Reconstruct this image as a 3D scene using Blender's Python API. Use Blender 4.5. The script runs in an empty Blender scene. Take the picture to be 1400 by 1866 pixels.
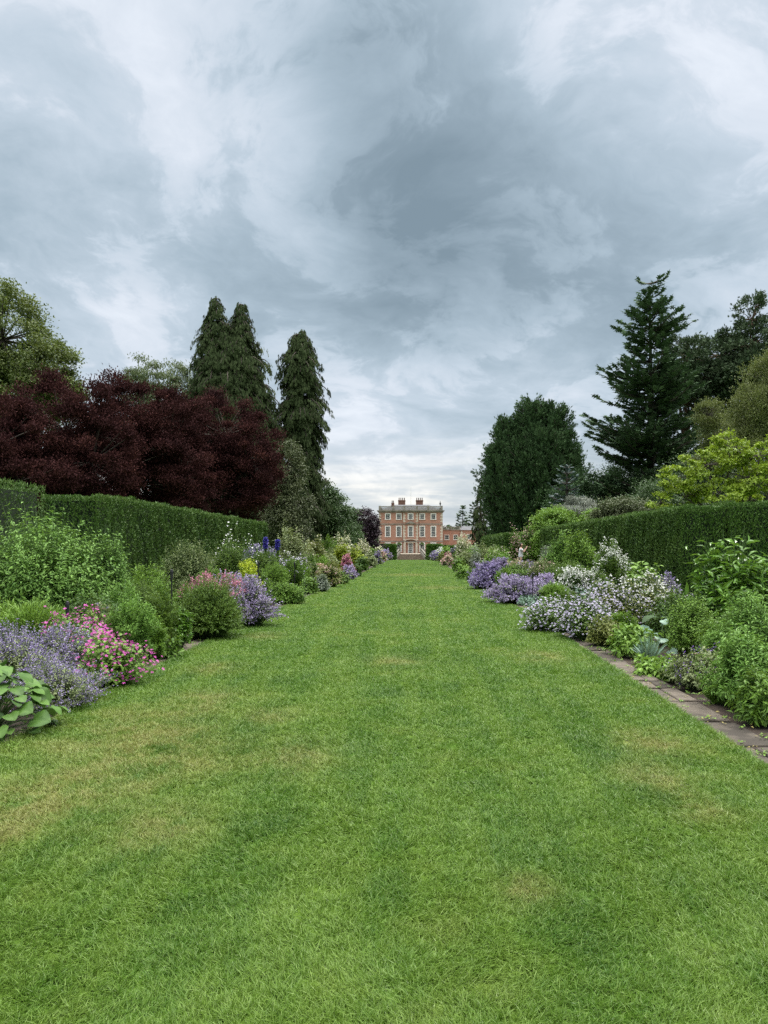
import bpy, math, random
import numpy as np
from mathutils import Vector, Matrix

SC = bpy.context.scene
COL = SC.collection
EYE = 1.55
F = 1400.0
VX, VY = 748.0, 983.0

# ------------------------------------------------------------------ camera
cam_d = bpy.data.cameras.new('camera')
cam = bpy.data.objects.new('camera', cam_d)
COL.objects.link(cam)
cam.location = (0, 0, EYE)
cam.rotation_euler = (math.radians(90), 0, 0)
cam_d.sensor_width = 36.0
cam_d.sensor_fit = 'AUTO'
cam_d.lens = 27.01
cam_d.shift_x = -48 / 1866
cam_d.shift_y = 50 / 1866
cam_d.clip_end = 6000
SC.camera = cam

# ------------------------------------------------------------------ world
W = bpy.data.worlds.new('World')
SC.world = W
W.use_nodes = True
nt = W.node_tree
nt.nodes.clear()
SUN_EL, SUN_ROT = math.radians(50), math.radians(48)


class NB:
    """small node builder"""
    def __init__(s, nt): s.nt = nt

    def n(s, t, **kw):
        x = s.nt.nodes.new(t)
        for k, v in kw.items():
            setattr(x, k, v)
        return x

    def put(s, sock, v):
        if isinstance(v, bpy.types.NodeSocket):
            s.nt.links.new(v, sock)
        else:
            sock.default_value = v

    def m(s, op, a, b=None, c=None, clamp=False):
        x = s.n('ShaderNodeMath', operation=op)
        x.use_clamp = clamp
        s.put(x.inputs[0], a)
        if b is not None: s.put(x.inputs[1], b)
        if c is not None: s.put(x.inputs[2], c)
        return x.outputs[0]

    def vm(s, op, a, b=None):
        x = s.n('ShaderNodeVectorMath', operation=op)
        s.put(x.inputs[0], a)
        if b is not None: s.put(x.inputs[1], b)
        return x.outputs['Value'] if op in ('DOT_PRODUCT', 'LENGTH') else x.outputs[0]

    def mix(s, f, a, b, mode='MIX'):
        x = s.n('ShaderNodeMix', data_type='RGBA', blend_type=mode)
        s.put(x.inputs[0], f); s.put(x.inputs[6], a); s.put(x.inputs[7], b)
        return x.outputs[2]

    def noise(s, v, scale, detail=3, rough=.5, dist=0):
        x = s.n('ShaderNodeTexNoise')
        s.put(x.inputs['Vector'], v)
        x.inputs['Scale'].default_value = scale
        x.inputs['Detail'].default_value = detail
        x.inputs['Roughness'].default_value = rough
        x.inputs['Distortion'].default_value = dist
        return x.outputs['Fac']

    def ramp(s, f, stops, interp='LINEAR'):
        x = s.n('ShaderNodeValToRGB')
        s.put(x.inputs[0], f)
        x.color_ramp.interpolation = interp
        e = x.color_ramp.elements
        e[0].position, e[0].color = stops[0][0], c4(stops[0][1])
        e[1].position, e[1].color = stops[-1][0], c4(stops[-1][1])
        for p, c in stops[1:-1]:
            q = e.new(p); q.color = c4(c)
        return x.outputs[0]

    def smooth(s, v, a, b):
        x = s.n('ShaderNodeMapRange')
        x.interpolation_type = 'SMOOTHSTEP'
        s.put(x.inputs[0], v); s.put(x.inputs[1], a); s.put(x.inputs[2], b)
        return x.outputs[0]


def c4(c):
    return (c[0], c[1], c[2], 1.0) if not isinstance(c, (int, float)) else (c, c, c, 1.0)


b = NB(nt)
sky = b.n('ShaderNodeTexSky', sky_type='NISHITA')
sky.sun_disc = False
sky.sun_elevation = SUN_EL
sky.sun_rotation = SUN_ROT
tc = b.n('ShaderNodeTexCoord')
D = b.vm('NORMALIZE', tc.outputs['Generated'])
sep = b.n('ShaderNodeSeparateXYZ'); b.put(sep.inputs[0], D)
dz = sep.outputs[2]
den = b.m('ADD', b.m('MAXIMUM', dz, 0.0), 0.25)
cmb = b.n('ShaderNodeCombineXYZ')
b.put(cmb.inputs[0], b.m('DIVIDE', sep.outputs[0], den))
b.put(cmb.inputs[1], b.m('DIVIDE', sep.outputs[1], den))
PL = cmb.outputs[0]
off = b.vm('ADD', PL, (3.1, 7.7, 0.0))
warp = b.n('ShaderNodeTexNoise'); b.put(warp.inputs['Vector'], off)
warp.inputs['Scale'].default_value = 1.6; warp.inputs['Detail'].default_value = 5
wv = b.vm('ADD', off, b.vm('MULTIPLY', b.vm('SUBTRACT', warp.outputs['Color'], (.5, .5, .5)), (.42, .42, 0)))
n1 = b.noise(wv, 1.25, 10, .60)
n2 = b.noise(b.vm('ADD', b.vm('MULTIPLY', wv, (1.0, .8, 1)), (9, 2, 4)), 3.3, 10, .62, .25)
n3 = b.noise(b.vm('ADD', wv, (4, 4, 1)), 8.0, 8, .6, .3)
val = b.m('ADD', b.m('MULTIPLY', b.m('SUBTRACT', n1, .5), .85), b.m('MULTIPLY', b.m('SUBTRACT', n2, .5), 1.0))
val = b.m('ADD', val, b.m('MULTIPLY', b.m('SUBTRACT', n3, .5), .45))
val = b.m('ADD', val, b.m('MULTIPLY', b.m('SUBTRACT', b.smooth(n2, .485, .56), .5), .17))


def skydir(px, py):
    return Vector(((px - VX) / F, 1.0, (VY - py) / F)).normalized()


# broad masses of the cloud deck: direction, sharpness, amount
blobs = [
    ((650, 210), 60, -.24), ((740, 330), 60, -.20), ((850, 460), 45, -.38), ((640, 110), 110, -.16), ((1000, 560), 70, -.15),
    ((1180, 420), 60, -.08), ((300, 520), 60, -.14), ((80, 400), 50, -.10), ((700, 600), 90, -.12), ((1380, 520), 70, -.10), ((560, 90), 160, -.08),
    ((740, 60), 120, -.12), ((900, 640), 200, -.10), ((540, 330), 180, .16), ((500, 200), 200, .16), ((800, 215), 500, .20), ((470, 400), 140, .10),
    ((1250, 260), 40, .14), ((880, 520), 40, -.14), ((60, 200), 50, .06), ((330, 250), 60, .04), ((60, 20), 30, .22), ((1320, 80), 20, .26), ((930, 60), 200, .22), ((420, 120), 80, .08), ((1000, 260), 100, .08),
    ((200, 590), 300, .30), ((330, 580), 400, .22), ((1000, 660), 400, .36), ((850, 700), 200, .24), ((750, 820), 60, .32), ((650, 840), 130, .20), ((620, 650), 300, .16),
]
acc = val
for (p, k, a) in blobs:
    v = skydir(*p)
    dt = b.vm('DOT_PRODUCT', D, tuple(v))
    g = b.m('EXPONENT', b.m('MULTIPLY', b.m('SUBTRACT', dt, 1.0), float(k)))
    acc = b.m('MULTIPLY_ADD', g, a, acc)
fac = b.m('ADD', b.m('MULTIPLY', acc, .60), .53, clamp=True)
cloud = b.ramp(fac, [(0.0, (.138, .188, .226)), (.2, (.186, .243, .288)), (.4, (.260, .326, .380)), (.58, (.358, .420, .480)), (.78, (.470, .512, .568)), (1.0, (.61, .64, .685))])
# low sky towards the horizon: thinner, creamier layers
lowm = b.smooth(dz, .16, .02)
streak = b.noise(b.vm('MULTIPLY', D, (3, 3, 26)), 2.2, 5, .55, .3)
lowc = b.ramp(b.m('ADD', streak, b.m('MULTIPLY', b.m('SUBTRACT', n2, .5), .6)), [(.3, (.32, .36, .385)), (.5, (.45, .475, .485)), (.7, (.72, .69, .62))])
cloud = b.mix(b.m('MULTIPLY', lowm, .8), cloud, lowc)
# an overcast sky is brightest overhead
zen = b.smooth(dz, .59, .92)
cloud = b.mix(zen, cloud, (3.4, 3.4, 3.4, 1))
skyc = b.vm('MULTIPLY', sky.outputs[0], (.06, .06, .06))
cloud = b.mix(.06, cloud, skyc)
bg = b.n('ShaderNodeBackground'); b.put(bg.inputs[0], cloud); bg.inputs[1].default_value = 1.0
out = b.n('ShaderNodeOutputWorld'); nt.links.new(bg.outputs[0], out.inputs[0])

# ------------------------------------------------------------------ sun
sd = bpy.data.lights.new('sun', 'SUN'); sd.energy = 1.5; sd.angle = math.radians(14); sd.color = (1.0, .96, .90)
sun = bpy.data.objects.new('sun', sd); COL.objects.link(sun)
sdir = Vector((math.cos(SUN_EL) * math.sin(SUN_ROT), math.cos(SUN_EL) * math.cos(SUN_ROT), math.sin(SUN_EL)))
sun.rotation_euler = sdir.to_track_quat('Z', 'Y').to_euler()
sun.location = (0, 0, 60)

SC.view_settings.view_transform = 'Standard'
SC.view_settings.look = 'None'
SC.view_settings.exposure = 0.70
SC.view_settings.gamma = 1.0
SC.render.engine = 'CYCLES'
SC.cycles.max_bounces = 5
SC.cycles.diffuse_bounces = 3
SC.cycles.glossy_bounces = 2
SC.cycles.transmission_bounces = 3
SC.cycles.use_denoising = False
SC.cycles.use_adaptive_sampling = False
SC.cycles.adaptive_threshold = 0.02


# ------------------------------------------------------------------ helpers
def gz(y):
    if y < 14: return 0.0
    if y < 22: return -.0145 * (y - 14) ** 2 / 16
    if y < 90: return -.0145 * (y - 18)
    if y < 190: return -1.044 - .0249 * (y - 90)
    return -3.534


def xl(y):
    if y < 14: return -2.97
    if y < 20: return -2.97 + (y - 14) * .037
    return -2.75 if y < 50 else max(-3.6, -2.75 - (y - 50) * .0125)


def xr(y):
    return 2.35 if y < 27 else min(3.6, 2.4 + (y - 30) * .018)


def X(px, d): return (px - VX) * d / F
def TOP(py, d): return EYE - (py - VY) * d / F - gz(d)


class G:
    """collects polygons, one float 'rnd' per face; becomes ONE mesh object"""
    def __init__(s):
        s.V = []; s.L = []; s.C = []; s.R = []; s.nv = 0

    def raw(s, V, loops, counts, rnd):
        V = np.asarray(V, dtype=np.float64).reshape(-1, 3)
        s.V.append(V); s.L.append(np.asarray(loops, dtype=np.int64).ravel() + s.nv)
        s.C.append(np.asarray(counts, dtype=np.int64).ravel()); s.R.append(np.asarray(rnd, dtype=np.float64).ravel())
        s.nv += len(V)

    def scat(s, T, pos, fwd, nrm, sy, sx, rnd):
        Tv, Tl, Tc = T
        n = len(pos); k = len(Tv)
        if n == 0: return
        fwd = fwd / (np.linalg.norm(fwd, axis=1, keepdims=True) + 1e-9)
        x = np.cross(fwd, nrm); x /= (np.linalg.norm(x, axis=1, keepdims=True) + 1e-9)
        z = np.cross(x, fwd)
        sy = np.broadcast_to(sy, (n,)); sx = np.broadcast_to(sx, (n,))
        V = (pos[:, None, :] + x[:, None, :] * (Tv[None, :, 0, None] * sx[:, None, None]) + fwd[:, None, :] * (Tv[None, :, 1, None] * sy[:, None, None])
             + z[:, None, :] * (Tv[None, :, 2, None] * sy[:, None, None]))
        loops = Tl[None, :] + (k * np.arange(n))[:, None]
        s.raw(V, loops, np.tile(Tc, n), np.repeat(rnd, len(Tc)))

    def box(s, x0, x1, y0, y1, z0, z1, rnd=.5):
        V = [(x0, y0, z0), (x1, y0, z0), (x1, y1, z0), (x0, y1, z0), (x0, y0, z1), (x1, y0, z1), (x1, y1, z1), (x0, y1, z1)]
        Lp = [0, 3, 2, 1, 4, 5, 6, 7, 0, 1, 5, 4, 1, 2, 6, 5, 2, 3, 7, 6, 3, 0, 4, 7]
        s.raw(V, Lp, [4] * 6, [rnd] * 6)

    def poly(s, V, faces, rnd=.5):
        s.raw(V, [i for f in faces for i in f], [len(f) for f in faces], [rnd] * len(faces))

    def tube(s, pts, rad, sides=6, rnd=.5, cap=True):
        pts = np.asarray(pts, float); m = len(pts)
        rad = np.broadcast_to(rad, (m,))
        t = np.gradient(pts, axis=0); t /= np.linalg.norm(t, axis=1, keepdims=True) + 1e-9
        ref = np.array([1., 0, 0]) if abs(t[0][0]) < .7 else np.array([0, 1., 0])
        a = np.cross(t, ref); a /= np.linalg.norm(a, axis=1, keepdims=True) + 1e-9
        c = np.cross(t, a)
        an = np.arange(sides) * 2 * math.pi / sides
        V = pts[:, None] + rad[:, None, None] * (a[:, None] * np.cos(an)[None, :, None] + c[:, None] * np.sin(an)[None, :, None])
        i = np.arange(m - 1)[:, None] * sides; j = np.arange(sides)[None]; jn = (j + 1) % sides
        q = np.stack([i + j, i + sides + j, i + sides + jn, i + jn], -1).reshape(-1)
        n = (m - 1) * sides
        loops = list(q); cnt = [4] * n; r = [rnd] * n
        if cap:
            loops += list(range(sides)) + [(m - 1) * sides + k for k in reversed(range(sides))]
            cnt += [sides, sides]; r += [rnd, rnd]
        s.raw(V, loops, cnt, r)

    def stems(s, P, r, rnd):
        """many thin 3-sided tubes at once. P: (n,m,3)"""
        n, m, _ = P.shape
        if n == 0: return
        t = np.gradient(P, axis=1)
        a = np.cross(t, np.array([.3, .95, .1])); a /= np.linalg.norm(a, axis=2, keepdims=True) + 1e-9
        c = np.cross(t, a); c /= np.linalg.norm(c, axis=2, keepdims=True) + 1e-9
        tap = np.linspace(1, .45, m)[None, :, None, None] * np.reshape(np.broadcast_to(r, (n,)), (n, 1, 1, 1))
        an = np.arange(3) * 2 * math.pi / 3
        V = P[:, :, None] + tap * (a[:, :, None] * np.cos(an)[None, None, :, None] + c[:, :, None] * np.sin(an)[None, None, :, None])
        b0 = (np.arange(n) * m * 3)[:, None, None]; i = (np.arange(m - 1) * 3)[None, :, None]; j = np.arange(3)[None, None]; jn = (j + 1) % 3
        q = np.stack([b0 + i + j, b0 + i + 3 + j, b0 + i + 3 + jn, b0 + i + jn], -1)
        s.raw(V, q, np.full(n * (m - 1) * 3, 4), np.repeat(rnd, (m - 1) * 3))

    def lathe(s, prof, cx, cy, cz, sides=12, rnd=.5):
        an = np.arange(sides) * 2 * math.pi / sides
        V = [(cx + r * math.cos(a), cy + r * math.sin(a), cz + z) for r, z in prof for a in an]
        m = len(prof); F_ = []
        for i in range(m - 1):
            for j in range(sides):
                k = (j + 1) % sides
                F_.append((i * sides + j, i * sides + k, (i + 1) * sides + k, (i + 1) * sides + j))
        F_.append(tuple(reversed(range(sides)))); F_.append(tuple((m - 1) * sides + j for j in range(sides)))
        s.poly(V, F_, rnd)

    def build(s, name, mat, parent=None, smooth=False):
        me = bpy.data.meshes.new(name)
        V = np.concatenate(s.V); L = np.concatenate(s.L); C = np.concatenate(s.C); R = np.concatenate(s.R)
        me.vertices.add(len(V)); me.vertices.foreach_set('co', V.astype(np.float32).ravel())
        me.loops.add(len(L)); me.loops.foreach_set('vertex_index', L.astype(np.int32))
        me.polygons.add(len(C))
        st = np.concatenate([[0], np.cumsum(C)[:-1]])
        me.polygons.foreach_set('loop_start', st.astype(np.int32))
        me.polygons.foreach_set('use_smooth', np.full(len(C), smooth, dtype=bool))
        at = me.attributes.new('rnd', 'FLOAT', 'FACE'); at.data.foreach_set('value', R.astype(np.float32))
        me.update(calc_edges=True)
        if mat is not None: me.materials.append(mat)
        o = bpy.data.objects.new(name, me); COL.objects.link(o)
        if parent is not None: o.parent = parent
        return o


def tag(o, label=None, cat=None, group=None, kind=None):
    if label: o['label'] = label
    if cat: o['category'] = cat
    if group: o['group'] = group
    if kind: o['kind'] = kind
    return o


def thing(name, label, cat, loc=(0, 0, 0), rz=0, group=None):
    o = bpy.data.objects.new(name, None); COL.objects.link(o)
    o.empty_display_size = .2
    o.location = loc; o.rotation_euler = (0, 0, rz)
    return tag(o, label, cat, group)


def copy_tree(o, parent=None):
    c = o.copy(); COL.objects.link(c); c.parent = parent
    for ch in list(o.children): copy_tree(ch, c)
    return c


def mk(verts, faces):
    return (np.array(verts, float), np.array([i for f in faces for i in f]), np.array([len(f) for f in faces]))


T_DIA = mk([(0, 0, 0), (.5, .45, .06), (0, 1, -.08), (-.5, .45, .06)], [(0, 1, 2, 3)])
T_LEAF = mk([(0, 0, 0), (.5, .42, .10), (0, .5, 0), (0, 1, -.18), (-.5, .42, .10), (.36, .72, .0), (-.36, .72, .0)],
            [(0, 1, 2), (1, 5, 3, 2), (0, 2, 4), (2, 3, 6, 4)])
T_BLADE = mk([(-.5, 0, 0), (.5, 0, 0), (.4, .5, .0), (-.4, .5, .0), (0, 1, -.22)], [(0, 1, 2, 3), (3, 2, 4)])
T_STRAP = mk([(-.5, 0, 0), (.5, 0, 0), (.45, .5, .02), (-.45, .5, .02), (.3, .82, -.05), (-.3, .82, -.05), (0, 1, -.13)], [(0, 1, 2, 3), (3, 2, 4, 5), (5, 4, 6)])


def fl5():
    V = [(0, .0, 0)]; Fc = []
    for i in range(5):
        a = i * 2 * math.pi / 5
        for da, r, z in ((-.42, .42, .10), (-.2, .62, .06), (.2, .62, .06), (.42, .42, .10)):
            V.append((r * math.cos(a + da), r * math.sin(a + da), z))
        k = 1 + i * 4
        Fc.append((0, k, k + 1, k + 2, k + 3))
    return mk(V, Fc)


T_FL5 = fl5()
# a conifer frond: feathered flat spray, tip at y=1
T_FROND = mk([(0, 0, 0), (.09, .2, 0), (.5, .42, -.06), (.12, .42, 0), (.42, .68, -.08), (.08, .66, 0), (0, 1, -.1), (-.08, .66, 0), (-.42, .68, -.08), (-.12, .42, 0), (-.5, .42, -.06), (-.09, .2, 0)],
             [(0, 1, 3, 9, 11), (1, 2, 3), (3, 4, 5), (3, 5, 7, 9), (5, 6, 7), (7, 8, 9), (9, 10, 11)])


def bigleaf():
    """broad heart-shaped cupped leaf with sunk midrib, side ribs and a wavy edge"""
    V = []; Fc = []
    n = 10; cols = np.linspace(-1, 1, 11)
    for i in range(n):
        t = i / (n - 1)
        w = math.sin(math.pi * min(1, t * .93 + .07)) ** .6 * (.62 - .18 * t)
        if i == n - 1: w = .02
        for j, u in enumerate(cols):
            back = -.10 * abs(u) * (1 - t) * 1.2
            rib = .014 * math.cos((t * 5.0 - abs(u) * 1.6) * 2 * math.pi) * min(1, abs(u) * 3)
            V.append((u * w, t + back, .24 * abs(u) ** .8 * w + rib + .045 * math.sin(9 * t + u * 4) * u * u - .34 * t * t))
    c = len(cols)
    for i in range(n - 1):
        for j in range(c - 1):
            a = i * c + j
            Fc.append((a, a + 1, a + c + 1, a + c))
    return mk(V, Fc)


T_BIG = bigleaf()


def unit(v): return v / (np.linalg.norm(v, axis=-1, keepdims=True) + 1e-9)


# ------------------------------------------------------------------ materials
MATS = {}


def mat_new(name):
    m = bpy.data.materials.new(name); m.use_nodes = True
    m.node_tree.nodes.clear()
    return m, NB(m.node_tree)


GAIN = {'*': 1.32, 'leaf_dark': 1.6, 'leaf_bush': 1.55, 'leaf_mid': 1.5, 'leaf_golden': .95, 'leaf_silver': 1.0, 'cypress_foliage': 1.25, 'fir_foliage': 2.5, 'pine_foliage': 1.8, 'dark_conifer_foliage': 2.7, 'yew_sprigs': 1.65, 'green_tree_foliage': 1.3, 'lime_tree_foliage': 1.3, 'leaf_crambe': 1.0}


def leaf_mat(name, c0, c1, transl=.22, rough=.5, nscale=2.2, c2=None, spec=.35):
    if name in MATS: return MATS[name]
    k_ = GAIN.get(name, GAIN['*'] if name.startswith('leaf') else 1.0)
    tn = (1.18, 1.10, .72) if name.startswith('leaf') and name not in ('leaf_silver', 'leaf_glaucous', 'leaf_golden') else (1, 1, 1)
    c0, c1 = tuple(v * k_ * t for v, t in zip(c0, tn)), tuple(v * k_ * t for v, t in zip(c1, tn))
    m, q = mat_new(name)
    at = q.n('ShaderNodeAttribute', attribute_name='rnd')
    geo = q.n('ShaderNodeNewGeometry')
    nz = q.noise(geo.outputs['Position'], nscale, 2)
    f = q.m('ADD', q.m('MULTIPLY', at.outputs['Fac'], .7), q.m('MULTIPLY', q.m('SUBTRACT', nz, .35), .8), clamp=True)
    stops = [(0.0, c0), (.9, c1)] if c2 is None else [(0.0, c0), (.6, c1), (1.0, c2)]
    col = q.ramp(f, stops)
    p = q.n('ShaderNodeBsdfPrincipled'); q.put(p.inputs['Base Color'], col)
    p.inputs['Roughness'].default_value = rough
    p.inputs['Specular IOR Level'].default_value = spec
    o = q.n('ShaderNodeOutputMaterial')
    if transl > 0:
        t = q.n('ShaderNodeBsdfTranslucent'); q.put(t.inputs[0], q.mix(.35, col, (.25, .30, .03, 1), 'MIX') if transl > .15 else col)
        mx = q.n('ShaderNodeMixShader'); mx.inputs[0].default_value = transl
        q.nt.links.new(p.outputs[0], mx.inputs[1]); q.nt.links.new(t.outputs[0], mx.inputs[2])
        q.nt.links.new(mx.outputs[0], o.inputs[0])
    else:
        q.nt.links.new(p.outputs[0], o.inputs[0])
    MATS[name] = m
    return m


def rough_mat(name, c0, c1, scale=8, rough=.85, bump=0, bscale=30, detail=4, stretch=(1, 1, 1), metal=0):
    if name in MATS: return MATS[name]
    m, q = mat_new(name)
    geo = q.n('ShaderNodeNewGeometry')
    pos = q.vm('MULTIPLY', geo.outputs['Position'], stretch)
    at = q.n('ShaderNodeAttribute', attribute_name='rnd')
    nz = q.noise(pos, scale, detail, .6)
    f = q.m('ADD', nz, q.m('MULTIPLY', q.m('SUBTRACT', at.outputs['Fac'], .5), .45), clamp=True)
    col = q.ramp(f, [(.3, c0), (.72, c1)])
    p = q.n('ShaderNodeBsdfPrincipled'); q.put(p.inputs['Base Color'], col); p.inputs['Roughness'].default_value = rough
    p.inputs['Metallic'].default_value = metal
    if bump:
        bn = q.n('ShaderNodeBump'); bn.inputs['Strength'].default_value = bump; bn.inputs['Distance'].default_value = .02
        q.put(bn.inputs['Height'], q.noise(pos, bscale, 5, .65)); q.put(p.inputs['Normal'], bn.outputs[0])
    o = q.n('ShaderNodeOutputMaterial'); q.nt.links.new(p.outputs[0], o.inputs[0])
    MATS[name] = m
    return m


# ---- lawn colour, shared by the sheet and by the blades: wear patches have places of their own
def lawn_mat(name, blades):
    m, q = mat_new(name)
    geo = q.n('ShaderNodeNewGeometry'); P = geo.outputs['Position']
    big = q.noise(P, .55, 3, .55)
    mid = q.noise(P, 2.6, 3, .6)
    fine = q.noise(P, 14, 3, .6)
    stripe = q.noise(q.vm('MULTIPLY', P, (3.2, .22, 1)), 1.0, 2, .5)
    at = q.n('ShaderNodeAttribute', attribute_name='rnd')
    base = q.ramp(q.m('ADD', q.m('MULTIPLY', big, .5), q.m('MULTIPLY', mid, .5)),
                  [(.38, (.050, .138, .010)), (.5, (.098, .208, .016)), (.62, (.168, .272, .034))])
    base = q.mix(q.m('MULTIPLY', q.smooth(stripe, .44, .60), .6), base, (.175, .285, .034, 1))
    worn = q.smooth(q.m('ADD', q.m('MULTIPLY', mid, .5), q.m('MULTIPLY', big, .62)), .60, .74)
    spots = [(-2.15, 4.35, .42), (-1.75, 5.3, .5), (-2.2, 6.1, .55), (-1.95, 7.2, .35), (-2.3, 9.0, .3), (1.55, 4.9, .22), (1.78, 5.7, .28), (-.85, 5.35, .30), (1.65, 4.35, .18), (.5, 3.3, .12),
             (-.2, 9.5, .3), (-2.3, 12.0, .3), (1.0, 26, .8), (-1.2, 6.6, .22), (-2.4, 3.9, .3), (-1.3, 4.0, .25), (1.7, 9.8, .3), (.0, 40, 1.5)]
    sx = q.n('ShaderNodeSeparateXYZ'); q.put(sx.inputs[0], P)
    s = None
    for (x, y, r) in spots:
        dx = q.m('SUBTRACT', sx.outputs[0], x); dy = q.m('SUBTRACT', sx.outputs[1], y)
        d2 = q.m('ADD', q.m('MULTIPLY', dx, dx), q.m('MULTIPLY', q.m('MULTIPLY', dy, dy), .55))
        g = q.m('EXPONENT', q.m('MULTIPLY', d2, -1.0 / (r * r)))
        s = g if s is None else q.m('ADD', s, g)
    w = q.m('MULTIPLY', q.m('ADD', q.m('MULTIPLY', worn, .25), s), q.smooth(q.m('ADD', q.m('MULTIPLY', fine, .45), q.m('MULTIPLY', mid, .55)), .33, .62), clamp=True)
    base = q.mix(q.m('MULTIPLY', w, .85, clamp=True), base, (.37, .32, .12, 1))
    if blades:
        base = q.mix(q.m('MULTIPLY', at.outputs['Fac'], .75), q.mix(.30, base, (.03, .09, .006, 1)), q.mix(.6, base, (.30, .42, .10, 1)))
    else:
        base = q.mix(q.smooth(fine, .3, .6), q.mix(.55, base, (.03, .05, .010, 1)), q.mix(.5, base, (.03, .05, .012, 1)))
    p = q.n('ShaderNodeBsdfPrincipled'); q.put(p.inputs['Base Color'], base)
    p.inputs['Roughness'].default_value = .42 if blades else .9
    p.inputs['Specular IOR Level'].default_value = .3 if blades else .1
    o = q.n('ShaderNodeOutputMaterial')
    if blades:
        t = q.n('ShaderNodeBsdfTranslucent'); q.put(t.inputs[0], base)
        mx = q.n('ShaderNodeMixShader'); mx.inputs[0].default_value = .3
        q.nt.links.new(p.outputs[0], mx.inputs[1]); q.nt.links.new(t.outputs[0], mx.inputs[2]); q.nt.links.new(mx.outputs[0], o.inputs[0])
    else:
        bn = q.n('ShaderNodeBump'); bn.inputs['Strength'].default_value = .6; bn.inputs['Distance'].default_value = .02
        q.put(bn.inputs['Height'], q.noise(q.vm('MULTIPLY', P, (1, .6, 1)), 40, 4, .7)); q.put(p.inputs['Normal'], bn.outputs[0])
        q.nt.links.new(p.outputs[0], o.inputs[0])
    return m


M_SOIL = rough_mat('soil', (.022, .014, .009), (.060, .040, .026), 9, .95, .8, 22)
M_STONE = rough_mat('edging_stone', (.042, .033, .023), (.145, .118, .088), 5.0, .9, .7, 26)
M_LAWN = lawn_mat('mown_lawn', False)
M_GRASS = lawn_mat('grass_blades', True)
M_FIELD = rough_mat('rough_grass', (.05, .10, .02), (.09, .16, .035), 1.2, .95)
M_BARK = rough_mat('bark', (.035, .027, .020), (.10, .080, .062), 14, .95, .8, 40, stretch=(1, 1, .3))
M_PINEBARK = rough_mat('pine_bark', (.075, .040, .026), (.19, .105, .068), 14, .95, .8, 40, stretch=(1, 1, .3))
M_PALEBARK = rough_mat('pale_bark', (.10, .09, .075), (.28, .25, .21), 14, .95)
M_STEM = rough_mat('stem_green', (.035, .07, .015), (.08, .14, .035), 20, .7)

# ------------------------------------------------------------------ ground
def sheet(name, rows, mat, z_off=0.0, kind='structure', nx=2, jitter=0, seed=0):
    """rows: list of (y, x0, x1)"""
    g = G(); r = np.random.default_rng(seed)
    V = []; Fc = []
    for (y, x0, x1) in rows:
        for i in range(nx):
            x = x0 + (x1 - x0) * i / (nx - 1)
            V.append((x, y, gz(y) + z_off + (r.normal() * jitter if 0 < i < nx - 1 else 0)))
    for j in range(len(rows) - 1):
        for i in range(nx - 1):
            a = j * nx + i
            Fc.append((a, a + 1, a + nx + 1, a + nx))
    g.poly(V, Fc)
    o = g.build(name, mat); o['kind'] = kind
    return o


ys = [-3000, -300, -30, -4] + list(np.arange(0, 60, 2.)) + list(np.arange(60, 190, 5.)) + [190, 250, 400, 900, 3500]
sheet('ground', [(y, -3000, 3000) for y in ys], M_FIELD, -.02, nx=3)
CP0, CP1 = 14.75, 17.35      # the grass cross path through the borders
yl = sorted(set(list(np.arange(-4, 60, 1.)) + list(np.arange(60, 187, 3.)) + [186.6]))
sheet('lawn', [(y, xl(y), xr(y)) for y in yl], M_LAWN, .03, nx=2)
for s_, nm in ((-1, 'grass_path'), (1, 'grass_path')):
    rows = [(y, xl(y) - 4.6 if s_ < 0 else xr(y), xl(y) if s_ < 0 else xr(y) + 6.0) for y in np.linspace(CP0, CP1, 6)]
    sheet(nm, rows, M_LAWN, .026)


def bed(y0, y1, side):
    yy = np.arange(y0, y1 + .01, .5 if y1 < 50 else 2.5)
    yy[-1] = y1
    rows = []
    for y in yy:
        if side < 0: rows.append((y, -6.75, xl(y) - .02))
        else: rows.append((y, xr(y) + .02, 6.75))
    sheet('flower_bed', rows, M_SOIL, .012, nx=12, jitter=.012, seed=int(abs(y0)))


for s_ in (-1, 1):
    bed(-3, CP0, s_); bed(CP1, 47, s_); bed(47, 178, s_)


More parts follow.
